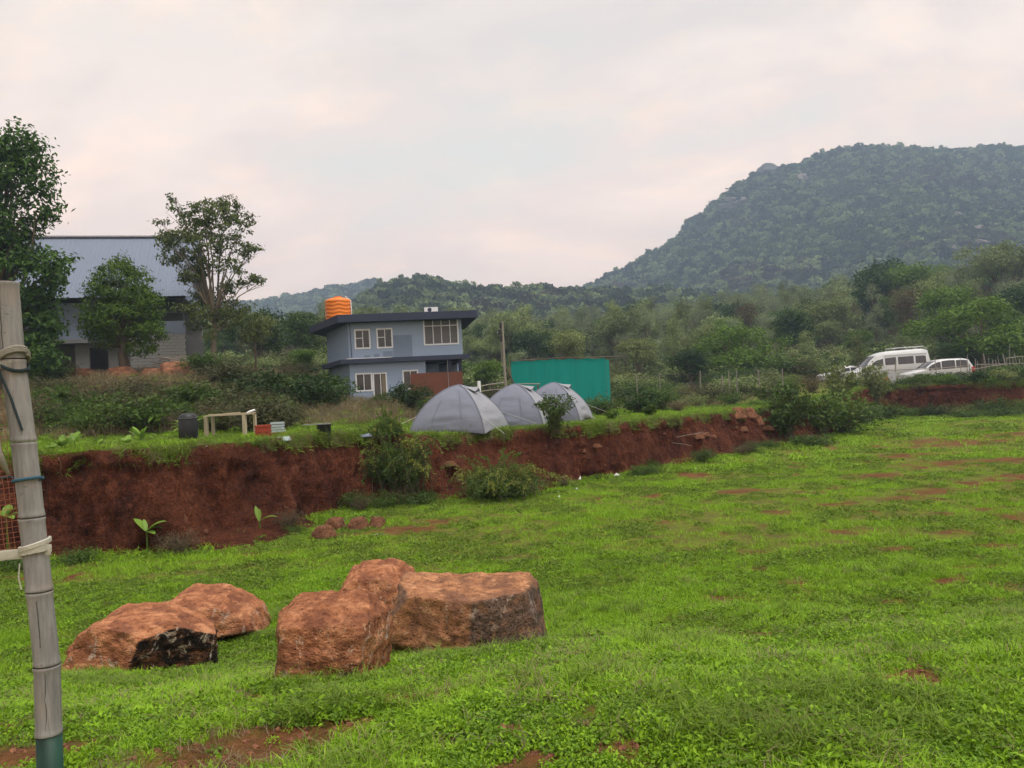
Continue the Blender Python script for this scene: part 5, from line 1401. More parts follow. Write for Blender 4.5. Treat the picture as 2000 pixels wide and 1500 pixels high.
# net
cn = ax(zpy(900)); net = thing('badminton_net', 'red brown mesh net with white tapes tied to the bamboo post', 'net', (cn[0], cn[1], base[2]))
def nloc(px, py, y=PY): return at(px, py, y) - np.array([cn[0], cn[1], base[2]])
M['netcord'] = plain('net_cord', (.34, .13, .085, 1), .8, 40, .3, .0, .1)
zt_, zl_ = nloc(30, 712)[2], nloc(60, 1078)[2]
hgt_ = zt_ - zl_; wid = 1.6
mb = MB()
def npt(u, v):                                         # u metres left of the post, v 0 bottom .. 1 top
    z = zl_ + hgt_ * v - (.02 * math.sin(u * 2.0) + .035 * u) * (1 if v < .5 else .6) - .0
    xx = ax(z + base[2])[0] - cn[0] - r0 * .9 - u
    yy = -.04 * math.sin(u * 2.5 + v * 2) - .12 * u + .012 * vnoise(u * 6, v * 6, 0, 3)
    return (xx, yy, z)
nv_, nu_ = 34, 84
for k in range(nu_ + 1):
    u = wid * k / nu_
    mb.tube([npt(u + .004 * math.sin(7 * v + k), v) for v in np.linspace(0.02, .985, 9)], .0010, 3, False)
for k in range(nv_ + 1):
    v = k / nv_
    mb.tube([npt(u, v + .004 * math.sin(9 * u + k)) for u in np.linspace(0, wid, 16)], .0010, 3, False)
tag(mb.build('mesh', M['netcord'], net), kind='stuff')
def strip(P, w, mat, name, th=.003):
    P = np.array(P); G = np.zeros((len(P), 5, 3))
    for i_, p in enumerate(P):
        for j, (dz_, dy_) in enumerate(((-1, 0), (-.5, -1), (0, -.4), (.5, -1), (1, 0))):
            G[i_, j] = p + np.array([0, dy_ * th - .006, dz_ * w / 2])
    return MB().grid(G).build(name, mat, net, True)
strip([np.array(npt(u, 0)) + [0, -.012, .004 * math.sin(20 * u)] for u in np.linspace(-.10, wid, 24)], .036, M['tape'], 'bottom_tape')
strip([np.array(npt(u, 1)) + [0, -.012, .006 * math.sin(16 * u)] for u in np.linspace(-.06, wid, 24)], .030, M['tape_old'], 'top_tape')
mb = MB(); P = [npt(-.01, .98), npt(-.004, .85), npt(.012, .7), npt(.002, .55), npt(-.02, .42)]
mb.tube([np.array(p) + [0, -.05, 0] for p in P], [.016, .020, .021, .014, .006], 8); mb.build('hanging_cloth', M['tape_old'], net, True)
mb = MB(); mb.tube([nloc(80, 938), nloc(45, 942), nloc(20, 930), nloc(-10, 936), nloc(-90, 940)], .0035, 5); mb.build('side_cord', M['cord_blue'], net)

# ================================================================== TREES NEAR THE BUILDINGS
def crown_scale(Y): return Y / FPX
# big dark tree at the left edge
Y = 38.0; g = gy(-10, Y)
def L(px, py, rx, rz_, ry=None, Yo=0.0):
    p = at(px, py, Y + Yo) - g
    s_ = Y / FPX
    return (tuple(p), (rx * s_, (ry or rx) * s_, rz_ * s_))
lob = [L(-60, 330, 110, 92), L(45, 330, 55, 72), L(25, 282, 46, 42), L(72, 395, 36, 48), L(-75, 470, 130, 95), L(35, 545, 72, 58), L(92, 525, 48, 34), L(45, 640, 66, 58), L(-40, 640, 105, 80), L(85, 600, 40, 34, None, 1), L(10, 450, 50, 55), L(95, 665, 28, 30, None, .5), L(0, 690, 80, 46), L(70, 700, 52, 30)]
mk_tree('tree', 'tall dense dark green tree at the left edge', 'tree', g, tree_lobed(81, 3.2, .32, lob, 720, 34, .30, .28, .14), M['leaf_mango'], M['bark'])
# round tree with two trunks
Y = 41.5; g = gy(238, Y); g[2] = at(238, 722, Y)[2] if at(238, 722, Y)[2] < g[2] + 1 else g[2]
lob = [L(238, 560, 58, 45), L(200, 600, 44, 44), L(275, 600, 44, 42), L(238, 625, 66, 34), L(190, 640, 34, 22), L(290, 645, 36, 22), L(235, 530, 36, 30), L(270, 680, 30, 12), L(208, 665, 34, 14)]
mk_tree('tree', 'round bright green tree with two dark trunks before the building', 'tree', g, tree_lobed(82, 2.0, .17, lob, 520, 30, .18, .19, .08, .55, 2), M['leaf_round'], M['bark'])
# airy tree with visible limbs
Y = 44.0; g = gy(417, Y)
rng = np.random.default_rng(83)
tubes, pads = [], []
s_ = Y / FPX
zt = lambda px, py, Yo=0.0: at(px, py, Y + Yo) - g
T0 = np.array([0, 0, -.3]); T1 = zt(418, 660); T2 = zt(420, 630)
tubes.append(tube([T0, T0 * .4 + T1 * .6, T1, T2], [.20, .16, .14, .13], 10))
padspec = [(345, 470, 46, 22), (320, 440, 22, 12), (335, 500, 32, 20), (400, 420, 52, 26), (440, 405, 34, 20), (470, 440, 34, 24), (430, 450, 50, 26), (395, 470, 44, 24), (350, 410, 22, 12), (340, 388, 12, 8), (455, 480, 42, 22), (490, 490, 22, 16), (415, 510, 34, 18), (385, 530, 28, 14),
           (370, 510, 30, 18), (460, 520, 28, 14), (490, 545, 26, 14), (510, 550, 12, 9), (445, 560, 26, 14), (390, 580, 30, 16), (430, 590, 34, 16), (365, 540, 26, 12), (330, 465, 22, 14), (410, 400, 26, 14), (380, 445, 36, 20), (400, 610, 40, 16), (450, 610, 36, 16), (475, 600, 24, 12), (355, 600, 26, 10), (385, 636, 30, 11), (440, 632, 32, 12), (478, 622, 24, 10), (410, 652, 24, 8)]
limbs_ = {}
for k, (px, py, rx, rz_) in enumerate(padspec):
    Yo = rng.uniform(-1.3, 1.3)
    e_ = zt(px, py, Yo); pads.append((tuple(e_), (rx * s_, rx * s_ * .8, rz_ * s_)))
    b0 = T1 + (T2 - T1) * rng.uniform(0, 1) if py > 560 else T2
    mid = b0 * .45 + e_ * .55; mid[0] = b0[0] + (e_[0] - b0[0]) * .32 + rng.normal(0, .12); mid[1] += rng.normal(0, .2)
    t = np.linspace(0, 1, 9)[:, None]
    Q = (1 - t) ** 2 * b0 + 2 * t * (1 - t) * mid + t ** 2 * e_
    Q[1:-1] += rng.normal(0, .035, (7, 3))
    tubes.append(tube(Q, np.linspace(.062 if k % 3 else .085, .012, 9), 6))
    for q in range(4):
        e2 = e_ + rng.normal(0, 1, 3) * np.array([rx * s_, rx * s_, rz_ * s_]) * .55
        tubes.append(tube([Q[6], (Q[6] + e2) / 2 + rng.normal(0, .05, 3), e2], [.016, .011, .006], 4))
Pp, Nn = lobe_points(rng, pads, 480, 20, .15, .2)
mk_tree('tree', 'tall airy tree with bare forking limbs and sparse leaf layers', 'tree', g, (join(tubes), join([leaves(rng, Pp, Nn, .21, .10)])), M['leaf_airy'], M['bark_pale'])
# small dead-ish trunk right of it
g = gy(503, 46); mk_tree('tree', 'thin dark young tree right of the airy tree', 'tree', g, tree_lobed(84, 2.4, .06, [(tuple(at(500, 650, 46) - g), (.9, .8, .6)), (tuple(at(515, 630, 46) - g), (.6, .6, .4))], 60, 22, .2, .2, .08), M['leaf_olive'], M['bark'])

# ================================================================== FOREST PROTOTYPES
def std_tree(seed, h, wd, style):
    rng = np.random.default_rng(seed)
    lobes = []
    if style == 'round':
        n = 7
        for k in range(n):
            a = rng.uniform(0, 2 * PI); q = rng.uniform(0, .55) * wd / 2
            lobes.append(((q * math.cos(a), q * math.sin(a), h * rng.uniform(.5, .82)), (wd * rng.uniform(.2, .3), wd * rng.uniform(.2, .3), h * rng.uniform(.12, .2))))
        return tree_lobed(seed, h * .3, h * .022, lobes, 190, 22, wd * .045, wd * .045, wd * .024)
    if style == 'bushy':
        for k in range(13):
            a = rng.uniform(0, 2 * PI); q = rng.uniform(.1, .75) * wd / 2
            lobes.append(((q * math.cos(a), q * math.sin(a), h * (rng.uniform(.22, .80) - .12 * q / wd)), (wd * rng.uniform(.16, .24), wd * rng.uniform(.16, .24), h * rng.uniform(.10, .16))))
        return tree_lobed(seed, h * .25, h * .022, lobes, 330, 22, wd * .04, wd * .034, wd * .018)
    if style == 'tall':
        for k in range(8):
            lobes.append(((rng.normal(0, wd * .12), rng.normal(0, wd * .12), h * (.3 + .66 * k / 7)), (wd * rng.uniform(.16, .30) * (1.1 - .5 * k / 7), wd * rng.uniform(.16, .3) * (1.1 - .5 * k / 7), h * .09)))
        return tree_lobed(seed, h * .35, h * .016, lobes, 190, 20, wd * .05, wd * .05, wd * .022, .3)
    if style == 'wispy':
        for k in range(10):
            a = rng.uniform(0, 2 * PI); q = rng.uniform(.1, .5) * wd / 2
            lobes.append(((q * math.cos(a), q * math.sin(a), h * rng.uniform(.35, .92)), (wd * .17, wd * .17, h * .09)))
        return tree_lobed(seed, h * .32, h * .014, lobes, 170, 14, wd * .06, wd * .042, wd * .014, .2, 2)
    for k in range(9):                                   # umbrella
        a = rng.uniform(0, 2 * PI); q = rng.uniform(.1, .75) * wd / 2
        lobes.append(((q * math.cos(a), q * math.sin(a), h * rng.uniform(.62, .88) - .1 * q), (wd * .2, wd * .2, h * .075)))
    return tree_lobed(seed, h * .45, h * .02, lobes, 200, 20, wd * .04, wd * .04, wd * .02, .3)
KINDS = [('round', 'leaf_dark', 8, 7.5, 'dark green round tree'), ('round', 'leaf_bright', 7, 6.5, 'bright light green tree'), ('tall', 'leaf_forest', 9, 6, 'tall narrow mid green tree'), ('wispy', 'leaf_grey', 9, 6, 'wispy grey green tree'),
         ('wispy', 'leaf_olive', 8, 6, 'thin olive tree'), ('umbrella', 'leaf_forest', 9, 8, 'flat topped mid green tree'), ('round', 'leaf_olive', 8, 7, 'dull olive round tree'), ('tall', 'leaf_grey', 9.5, 5, 'tall pale grey green tree'),
         ('round', 'leaf_shrub', 7.5, 7, 'deep green bushy tree'), ('wispy', 'leaf_dry', 8, 5.5, 'half bare brownish tree'), ('bushy', 'leaf_round', 8, 9.5, 'wide bright green tree')]
PR = []
for k, (st_, lm, h, wd, lb) in enumerate(KINDS):
    (tv, tf), (cv, cf) = std_tree(200 + k, h, wd, st_)
    tm = mesh_np('trunk', tv, tf, [M['bark'] if k % 2 else M['bark_pale']], smooth=True); cm = mesh_np('crown', cv, cf, [M[lm]])
    Vj = np.concatenate([cv, tv]); Fj = [cf[0]] + [f + len(cv) for f in tf]
    jm = mesh_np('tree_joined', Vj, Fj, [M[lm], M['bark']], mi=np.concatenate([np.zeros(len(cf[0]), int)] + [np.ones(len(f), int) for f in tf]))
    PR.append((tm, cm, jm, h, wd, lb))
def forest_tree(k, px, Y, toppy, label=None, group='trees of the wood beyond the terrace', rz=0.0, wscale=1.0):
    tm, cm, jm, h, wd, lb = PR[k]
    g = gy(px, Y); zt_ = at(px, toppy, Y)[2]
    hh = max(2.2, zt_ - g[2]); s_ = hh / h
    where = np.array(['at the left end of the wood', 'left of the orange tank', 'behind the blue house', 'behind the tents', 'behind the teal net', 'above the dark bushes', 'above the wire fence', 'left of the parked van', 'behind the parked van', 'behind the white car', 'at the right edge'])[int(np.searchsorted([560, 680, 930, 1020, 1200, 1300, 1480, 1640, 1780, 1900], px))]
    row = 'front row' if Y < 82 else 'second row' if Y < 106 else 'third row' if Y < 142 else 'farthest row'
    t = thing('tree', label or '%s %s, %s' % (lb, where, row), 'tree', g, rz, group if not label else None)
    t.scale = (s_ * wscale, s_ * wscale, s_)
    obj('trunk', tm, t); obj('crown', cm, t)
    return t
NAMED = [  # kind, px, depth, top row, label
    (10, 1452, 72, 628, 'light yellow green tree above the wire fence'), (0, 1350, 70, 678, 'low dark spreading tree left of the light green tree'), (1, 598, 56, 682, 'bright green low tree left of the blue house'),
    (1, 950, 58, 698, 'small bright green tree right of the blue house'), (10, 1925, 68, 572, 'large spreading green tree above the rough fence'), (8, 1985, 74, 600, 'dark green tree at the right edge above the fence'),
    (1, 1680, 84, 640, 'bright green tree above the white van'), (8, 1578, 80, 680, 'small deep green tree left of the van'), (0, 1560, 96, 600, 'dark blue green tree in mid wood'), (6, 1110, 80, 640, 'broad olive tree above the teal net'),
    (9, 1780, 92, 560, 'tall half bare brown tree behind the van'), (4, 1840, 105, 520, 'thin olive tree high on the right slope'), (1, 1800, 120, 505, 'pale green feathery tree high on the right slope'), (0, 505, 62, 600, 'dark round tree right of the airy tree'),
    (8, 600, 74, 604, 'small dark tree under the far ridge, left of the orange tank'), (6, 1250, 76, 655, 'dull green tree left of the low dark tree'), (8, 1620, 74, 690, 'low deep green tree beside the parked cars'), (0, 1725, 125, 500, 'dark crown on the right slope below the hill'), (5, 1975, 120, 455, 'dark branching tree at the right edge below the hill'),
    (1, 845, 95, 600, 'light green crown just above the house roof'), (8, 1690, 70, 684, 'leafy green tree just behind the van roof'), (8, 1860, 68, 672, 'green tree right behind the white car')]
for k, (kd, px, Y, tp, lb) in enumerate(NAMED):
    forest_tree(kd, px, Y, tp, lb, rz=k * 1.7, wscale=1.35 if px in (1452, 1350, 598, 1925) else 1.05)
rng = np.random.default_rng(77)
cnt = 0
bands = [(66, 80, 17, 72), (84, 104, 24, 104), (110, 140, 26, 125), (145, 185, 26, 150)]
for (ya, yb, n, rise) in bands:
    for q in range(n):
        px = 470 + (2080 - 470) * (q + rng.uniform(.1, .9)) / n
        Y = rng.uniform(ya, yb)
        if 620 < px < 930 and Y < 110: Y = rng.uniform(90, 120)
        hor = 770 - .0524 * (px - 1000)
        tp = hor - rise - rng.uniform(0, 25) - (55 * float(sm(1500, 1950, px)) if Y > 84 else 0)
        if px < 640: tp += 28
        kd = int(rng.choice(10, p=[.07, .11, .16, .14, .11, .13, .09, .10, .06, .03]))
        forest_tree(kd, px, Y, tp, rz=rng.uniform(0, 6.3), wscale=rng.uniform(.8, 1.15))
        cnt += 1
# rest of the wood: one mass
P, ROT, SC, IX = [], [], [], []
for q in range(1500):
    Y = rng.uniform(100, 330); x = rng.uniform(-0.62, .95) * Y
    z = h1(x, Y) if q < 0 else 0
    P.append((x, Y, z))
P = np.array(P); P[:, 2] = H(P[:, 0], P[:, 1]) - .3
IX = rng.choice(10, len(P), p=[.07, .03, .17, .20, .13, .12, .09, .12, .04, .03])
ROT = np.stack([np.zeros(len(P)), np.zeros(len(P)), rng.uniform(0, 6.28, len(P))], -1)
scatter('woodland', proto_coll('woodland_tree', [p[2] for p in PR[:10]]), P, ROT, rng.uniform(.65, 1.15, len(P)), IX, 'mixed grey green wood covering the rising ground behind the trees', 'wood')
# hill cover
hc = []
for k in range(6):
    r2 = np.random.default_rng(400 + k)
    lobes = [((r2.normal(0, .35), r2.normal(0, .35), .5 + r2.uniform(0, .45)), (.55, .55, .36)) for _ in range(4)]
    Pp, Nn = lobe_points(r2, lobes, 55, 5, .10, .6); V_, F_ = join([leaves(r2, Pp, Nn, .42, .30)]); hc.append(mesh_np('hill_tree', V_, F_, [M['leaf_hill'] if k < 4 else M['leaf_forest']]))
hcoll = proto_coll('hill_tree', hc)
def cover(name, hl, n, smin, smax, label, seed, rocks=()):
    X, Yg, Z, xs, ys = hl
    r2 = np.random.default_rng(seed)
    x = r2.uniform(xs[0], xs[-1], n * 3); y = ys[0] + (ys[-1] - ys[0]) * r2.uniform(0, 1, n * 3)
    y = y[np.abs(y) > 0]
    keep = (np.abs(x / y - .12) < .66) & (y < ys[59] + 35)
    x, y = x[keep][:n], y[keep][:n]
    i_ = np.clip(np.searchsorted(xs, x) - 1, 0, len(xs) - 2); j_ = np.clip(np.searchsorted(ys, y) - 1, 0, len(ys) - 2)
    fx = (x - xs[i_]) / (xs[i_ + 1] - xs[i_]); fy = (y - ys[j_]) / (ys[j_ + 1] - ys[j_])
    z = (Z[i_, j_] * (1 - fx) + Z[i_ + 1, j_] * fx) * (1 - fy) + (Z[i_, j_ + 1] * (1 - fx) + Z[i_ + 1, j_ + 1] * fx) * fy
    s_ = (smin + (smax - smin) * r2.uniform(0, 1, len(x)) ** 2.2) * (1 + .4 * fbm(x / 30, y / 30, seed=seed, octv=2))
    P = np.stack([x, y, z - .6], -1)
    ok = np.ones(len(P), bool)
    for c, rr in rocks:
        ok &= np.linalg.norm(P - c, axis=1) > rr
    qx, qy = proj(P)
    for (a0, b0, a1, b1, yy) in (rboxes if len(rocks) else []):          # clearings on the slope below each rock
        ok &= ~((qx > a0) & (qx < a1) & (qy > b0 - 3) & (qy < b1 + 4) & (P[:, 1] < yy + 3))
    P, s_ = P[ok], s_[ok]
    rot = np.stack([np.zeros(len(P)), np.zeros(len(P)), r2.uniform(0, 6.28, len(P))], -1)
    scatter(name, hcoll, P, rot, np.stack([s_, s_, s_ * r2.uniform(.8, 1.3, len(s_))], -1), r2.integers(0, 6, len(P)), label, 'wood')
def hill_hit(px, py, hl):
    X, Yg, Z, xs, ys = hl
    d = ray(px, py); best = None
    for y in np.linspace(ys[0], ys[59], 400):
        p = CAM + d * (y / d[1])
        i_ = int(np.clip(np.searchsorted(xs, p[0]), 0, len(xs) - 1)); j_ = int(np.clip(np.searchsorted(ys, y), 0, len(ys) - 1))
        if Z[i_, j_] > p[2]: return p
    return CAM + d * (ys[59] / d[1])
M['granite'] = plain('pale_granite', (0.26, 0.225, 0.205, 1), 0.95, 0.3, 0.5, 0.5, 0.1, bdist=.5)
M['granite_dark'] = plain('dark_granite', (0.10, 0.10, 0.10, 1), 0.95, 0.15, 0.3, 0.5, 0.1, bdist=.5)
_gr = []
def shard_cluster(seed, mat):
    """several angular slabs and blocks of rock breaking out of a slope"""
    r2 = np.random.default_rng(seed); D, F_ = ICO[3]; Vs, Fs, n = [], [], 0
    for q in range(7):
        r_ = np.full(len(D), 1e3)
        for _ in range(9):
            nn = r2.normal(0, 1, 3); nn /= np.linalg.norm(nn); c = D @ nn
            r_ = np.minimum(r_, np.where(c > .05, r2.uniform(.6, 1.1) / np.maximum(c, .05), 1e3))
        r_ = np.minimum(r_, 1.4)
        Vq = D * r_[:, None] * np.array([r2.uniform(.22, .5), r2.uniform(.2, .4), r2.uniform(.16, .42)])
        Vq = Vq + np.array([r2.uniform(-.75, .75), r2.uniform(-.2, .2), 0]); Vq[:, 2] += r2.uniform(-.6, .6)
        Vs.append(Vq); Fs.append(F_ + n); n += len(Vq)
    return mesh_np('rock_outcrop', np.concatenate(Vs), np.concatenate(Fs), [mat])
_gr = [shard_cluster(170 + k, M['granite']) for k in range(5)]
rk = []; rboxes = []
for k, (px, py, w, h, lb) in enumerate([(1567, 345, 26, 18, 'pale rock face near the hill top'), (1440, 392, 44, 14, 'long pale slab on the left shoulder of the hill'), (1415, 405, 36, 10, 'lower pale slab on the left shoulder of the hill'), (1866, 418, 18, 9, 'pale rock among trees right of the hill middle'), (1890, 418, 12, 6, 'small pale rock next to the larger one right of the middle'),
                                        (1912, 444, 22, 10, 'pale boulder on the right flank of the hill'), (1935, 440, 14, 7, 'small pale boulder at the right flank'), (1953, 452, 14, 9, 'rightmost pale boulder on the flank'), (1914, 473, 26, 10, 'lowest pale rock on the right flank'), (1858, 484, 14, 9, 'pale rock lower left on the right flank'),
                                        (1605, 512, 26, 6, 'flat pale rock low on the hill'), (1600, 398, 10, 7, 'small pale rock in the middle of the hill'), (1958, 372, 16, 9, 'pale rock high at the right of the hill'), (1500, 330, 38, 24, 'rounded dark dome of rock on the hill skyline')]):
    p = hill_hit(px, py + (4 if k == 13 else 0), HILL_R); s_ = p[1] / FPX / 2
    me = _gr[k % 5]
    if k == 13:
        me = rock_mesh([((.1, -.9, .4), 1, 0), ((-.9, -.3, .3), 1.0, 0), ((.8, -.4, .5), 1.05, 0), ((0, 0, 1), .85, 0), ((0, 1, .1), 1, 0), ((0, 0, -1), .8, 0)], 177, M['granite_dark'], .15, 4, 8, 1.1)
    o = obj('rock_outcrop', me, None, p, (0, 0, k * 1.1)); o.rotation_euler = (0, 0, .15 * k)
    o.scale = (w * s_ * .95, w * s_ * .6, h * s_ * 1.2); o.rotation_euler = (-.3, 0, .12 * (k % 5 - 2)); o.location.y -= 2.5; rboxes.append((px - w * .5 - 2, py - h * .5 - 1, px + w * .5 + 2, py + h * .6 + 5, p[1]))
    tag(o, lb, 'rock'); rk.append((p - np.array([0, 12, 0]), w * s_ * .9 + 3)); rk.append((p - np.array([0, 4, 0]), w * s_ * 1.0 + 2))
cover('hillside_wood', HILL_R, 22000, 1.9, 5.6, 'dense green wood covering the big hill', 91, rk)
cover('ridge_wood', HILL_M, 8000, 1.7, 4.8, 'green wood covering the low middle ridge', 92)
cover('far_ridge_wood', HILL_F, 11000, 2.2, 6.0, 'bluish wood covering the far ridge', 93)

# ================================================================== SHRUBS AND PLANTS
SHR = {}
SHR['dense'] = bush_data(301, 1.0, .75, 42, 46, .085, .045, .3, .16)
SHR['dry'] = bush_data(302, 1.0, .8, 46, 24, .10, .02, .35, .20, .1)
SHR['mix'] = bush_data(303, 1.0, .8, 40, 40, .085, .04, .4, .2)
SHR['upright'] = bush_data(304, 1.0, .5, 30, 44, .08, .04, .15, .16)
SHR['low'] = bush_data(305, .55, .9, 40, 34, .09, .05, .5, .22)
SHM = {}
def shrub(kind, leafm, p, h, lb, rz=0.0, w=1.0, group=None, name='shrub'):
    key = (kind, leafm)
    if key not in SHM:
        (tv, tf), (cv, cf) = SHR[kind]
        SHM[key] = (mesh_np('stems', tv, tf, [M['stem']]), mesh_np('foliage', cv, cf, [M[leafm]]))
    a, b = SHM[key]
    t = thing(name, lb, 'shrub', p, rz, group); t.scale = (h * w, h * w, h)
    obj('stems', a, t); obj('foliage', b, t)
    return t
rng = np.random.default_rng(12)
# named bushes: kind, leaf, px, depth, height in px, width factor
for k, (kd, lm, px, Y, hp_, w, lb) in enumerate([
    ('dense', 'leaf_dark', 500, 33, 92, 1.2, 'dark green bush right of the stick heap'), ('dense', 'leaf_dark', 600, 36, 84, 1.3, 'wide dark bush left below the house'), ('dense', 'leaf_shrub', 650, 39, 76, .95, 'dark bush under the lower left house window'),
    ('dense', 'leaf_dark', 802, 37, 58, 1.25, 'dark round bush under the brown porch wall'), ('mix', 'leaf_shrub', 745, 41, 30, 1.2, 'low green bush under the house door'), ('mix', 'leaf_olive', 570, 40, 50, 1.3, 'olive bush beside the bright green low tree'), ('dense', 'leaf_dark', 850, 34, 50, 1.2, 'small dark bush just left of the nearest tent'),
    ('dense', 'leaf_dark', 1245, 36, 50, 1.5, 'dark bush right of the teal net'), ('mix', 'leaf_shrub', 1170, 35, 46, 1.3, 'green bush under the teal net'), ('dense', 'leaf_shrub', 1290, 40, 46, 1.4, 'dark bush before the wire fence'), ('mix', 'leaf_bright', 1545, 55, 40, 1.1, 'bright green shrub left of the white cars'),
    ('mix', 'leaf_shrub', 1430, 44, 30, 1.5, 'low green bush along the wire fence'), ('mix', 'leaf_olive', 1360, 45, 30, 1.4, 'olive bush along the wire fence'), ('dry', 'leaf_dry', 1320, 38, 26, 1.6, 'dry brown brush beside the dark bush'), ('dry', 'leaf_dry', 1585, 52, 44, 1.1, 'dry brown shrub left of the van'),
    ('low', 'leaf_bright', 1480, 41, 24, 1.6, 'low bright herb patch behind the bank edge')]):
    g = gy(px, Y); shrub(kd, lm, g, hp_ * Y / FPX, lb, k * .9, w)
# bushes on the bank and its foot
for k, (kd, lm, px, py, toppy, w, lb) in enumerate([
    ('upright', 'leaf_shrub', 1540, 862, 735, 1.05, 'tall leafy shrub on the end of the bank'), ('mix', 'leaf_bright', 1600, 842, 750, 1.3, 'bright leafed bush behind the tall shrub'), ('mix', 'leaf_shrub', 1645, 848, 772, 1.4, 'sprawling green bush at the bank corner'), ('low', 'leaf_shrub', 1590, 872, 832, 1.5, 'low dark bush at the bank foot by the corner'),
    ('mix', 'leaf_shrub', 1690, 828, 776, 1.1, 'small bush left of the far red bank'), ('upright', 'leaf_olive', 1640, 800, 700, .8, 'slender shrub before the van bonnet'), ('upright', 'leaf_olive', 1712, 790, 700, .7, 'thin shrub in front of the van door')]):
    g = ground(px, py); h = at(px, toppy, g[1])[2] - g[2]; shrub(kd, lm, g, h, lb, k * 1.3, w)
for k, (kd, lm, px, Y, hp_, w, lb) in enumerate([('dense', 'leaf_shrub', 1800, 53, 24, 2.2, 'wide green bush in front of the white car'), ('dense', 'leaf_dark', 1850, 53.5, 27, 2.0, 'dark bush in front of the car tail'), ('mix', 'leaf_shrub', 1770, 53, 20, 2.0, 'green bush below the van'), ('dense', 'leaf_shrub', 1965, 51, 36, 1.7, 'green bush on the far bank by the right edge'),
                                                ('mix', 'leaf_bright', 1720, 54, 20, 1.6, 'bright bush under the van door'), ('mix', 'leaf_shrub', 2010, 50, 40, 1.6, 'bush at the far right edge of the bank'), ('low', 'leaf_shrub', 1890, 46.3, 26, 1.8, 'low weeds at the foot of the far bank'), ('low', 'leaf_shrub', 1955, 45.5, 28, 1.8, 'low weeds at the bank foot by the right edge'),
                                                ('mix', 'leaf_shrub', 1668, 55, 24, 1.4, 'bush before the van nose'), ('dry', 'leaf_olive', 1850, 49, 30, 1.4, 'dry bush hanging over the far bank')]):
    g = gy(px, Y); shrub(kd, lm, g, hp_ * Y / FPX, lb, k * 1.1, w)
for k in range(16):                                       # shrubs hiding much of the far bank
    px = 1715 + 19 * k + rng.uniform(-8, 8); up_ = k % 3 != 0
    i_ = int(np.argmin(np.abs(proj(np.column_stack([BL, np.full(len(BL), .5)]))[0] - px) + 1e4 * (BL[:, 1] < 40)))
    q = BL[i_] + BN[i_] * (1.0 if up_ else -.5)
    shrub(['mix', 'dense', 'low'][k % 3], ['leaf_shrub', 'leaf_olive', 'leaf_dark', 'leaf_bright'][k % 4], (q[0], q[1], h1(q[0] + BN[i_][0] * .8 * up_, q[1] + BN[i_][1] * .8 * up_) - .05), rng.uniform(.7, 1.25) * (.85 if up_ else 1.1),
          ['green', 'olive', 'dark', 'bright'][k % 4] + (' shrub on top of the far red bank ' if up_ else ' shrub at the foot of the far red bank ') + ('below the van' if px < 1780 else 'below the white car' if px < 1890 else 'near the right edge'), k * 1.7, 1.35, 'shrubs along the far bank')
# two yellow tipped bushes growing out of the bank
def tipped_bush(label, p, h, r, seed, tips=26):
    t = mk_bush('shrub', label, p, bush_data(seed, h * .8, r * .75, 90, 80, .085, .036, 1.0, .15, .0, .42), M['leaf_shrub'])
    st, cr_ = bush_data(seed + 1, h * 1.08, r * .95, tips, 56, .075, .03, 1.0, .04, .4, .42)
    obj('shoots', mesh_np('shoots', cr_[0], cr_[1], [M['leaf_yellow']]), t); obj('shoot_stems', mesh_np('shoot_stems', st[0], st[1], [M['stem']]), t)
    st, cr_ = bush_data(seed + 2, h * 1.28, r * .75, tips // 2 + 6, 60, .07, .026, .15, .03, .35, .3)
    obj('upright_shoots', mesh_np('upright_shoots', cr_[0], cr_[1], [M['leaf_bright']]), t); obj('upright_stems', mesh_np('upright_stems', st[0], st[1], [M['stem']]), t)
    return t
g = ground(772, 965); g = g - [0, .15, 0]; tipped_bush('yellow green tipped bush spilling over the middle of the bank', g, (at(770, 800, g[1])[2] - g[2]) * .95, 1.15, 311, 40)
g = ground(775, 962); shrub('dense', 'leaf_dark', g, at(775, 890, g[1])[2] - g[2], 'dark foliage at the foot of the yellow tipped bush', .4, 1.0)
g = ground(978, 975); tipped_bush('arching bush with pale yellow tips at the bank foot below the tents', g, at(978, 882, g[1])[2] - g[2], 1.2, 321, 46)
g = ground(755, 862); tipped_bush('small yellow green sprig bush on the terrace edge left of the tents', g, at(755, 800, g[1])[2] - g[2], .42, 331, 16)
# saplings
def sapling(label, p, h, seed, leafm='leaf_shrub', r=.45):
    return mk_bush('sapling', label, p, bush_data(seed, h, r, 26, 46, .10, .055, .25, .14, .12), M[leafm])
g = ground(1083, 845); sapling('leafy sapling growing before the farthest tent', g, at(1083, 748, g[1])[2] - g[2], 341, 'leaf_shrub', .78)
g = ground(1195, 826); sapling('small green sapling on the terrace right of the tents', g, at(1195, 796, g[1])[2] - g[2], 342, 'leaf_bright', .28)
g = ground(1268, 818); sapling('small sapling right of the other small one', g, at(1268, 783, g[1])[2] - g[2], 343, 'leaf_shrub', .3)
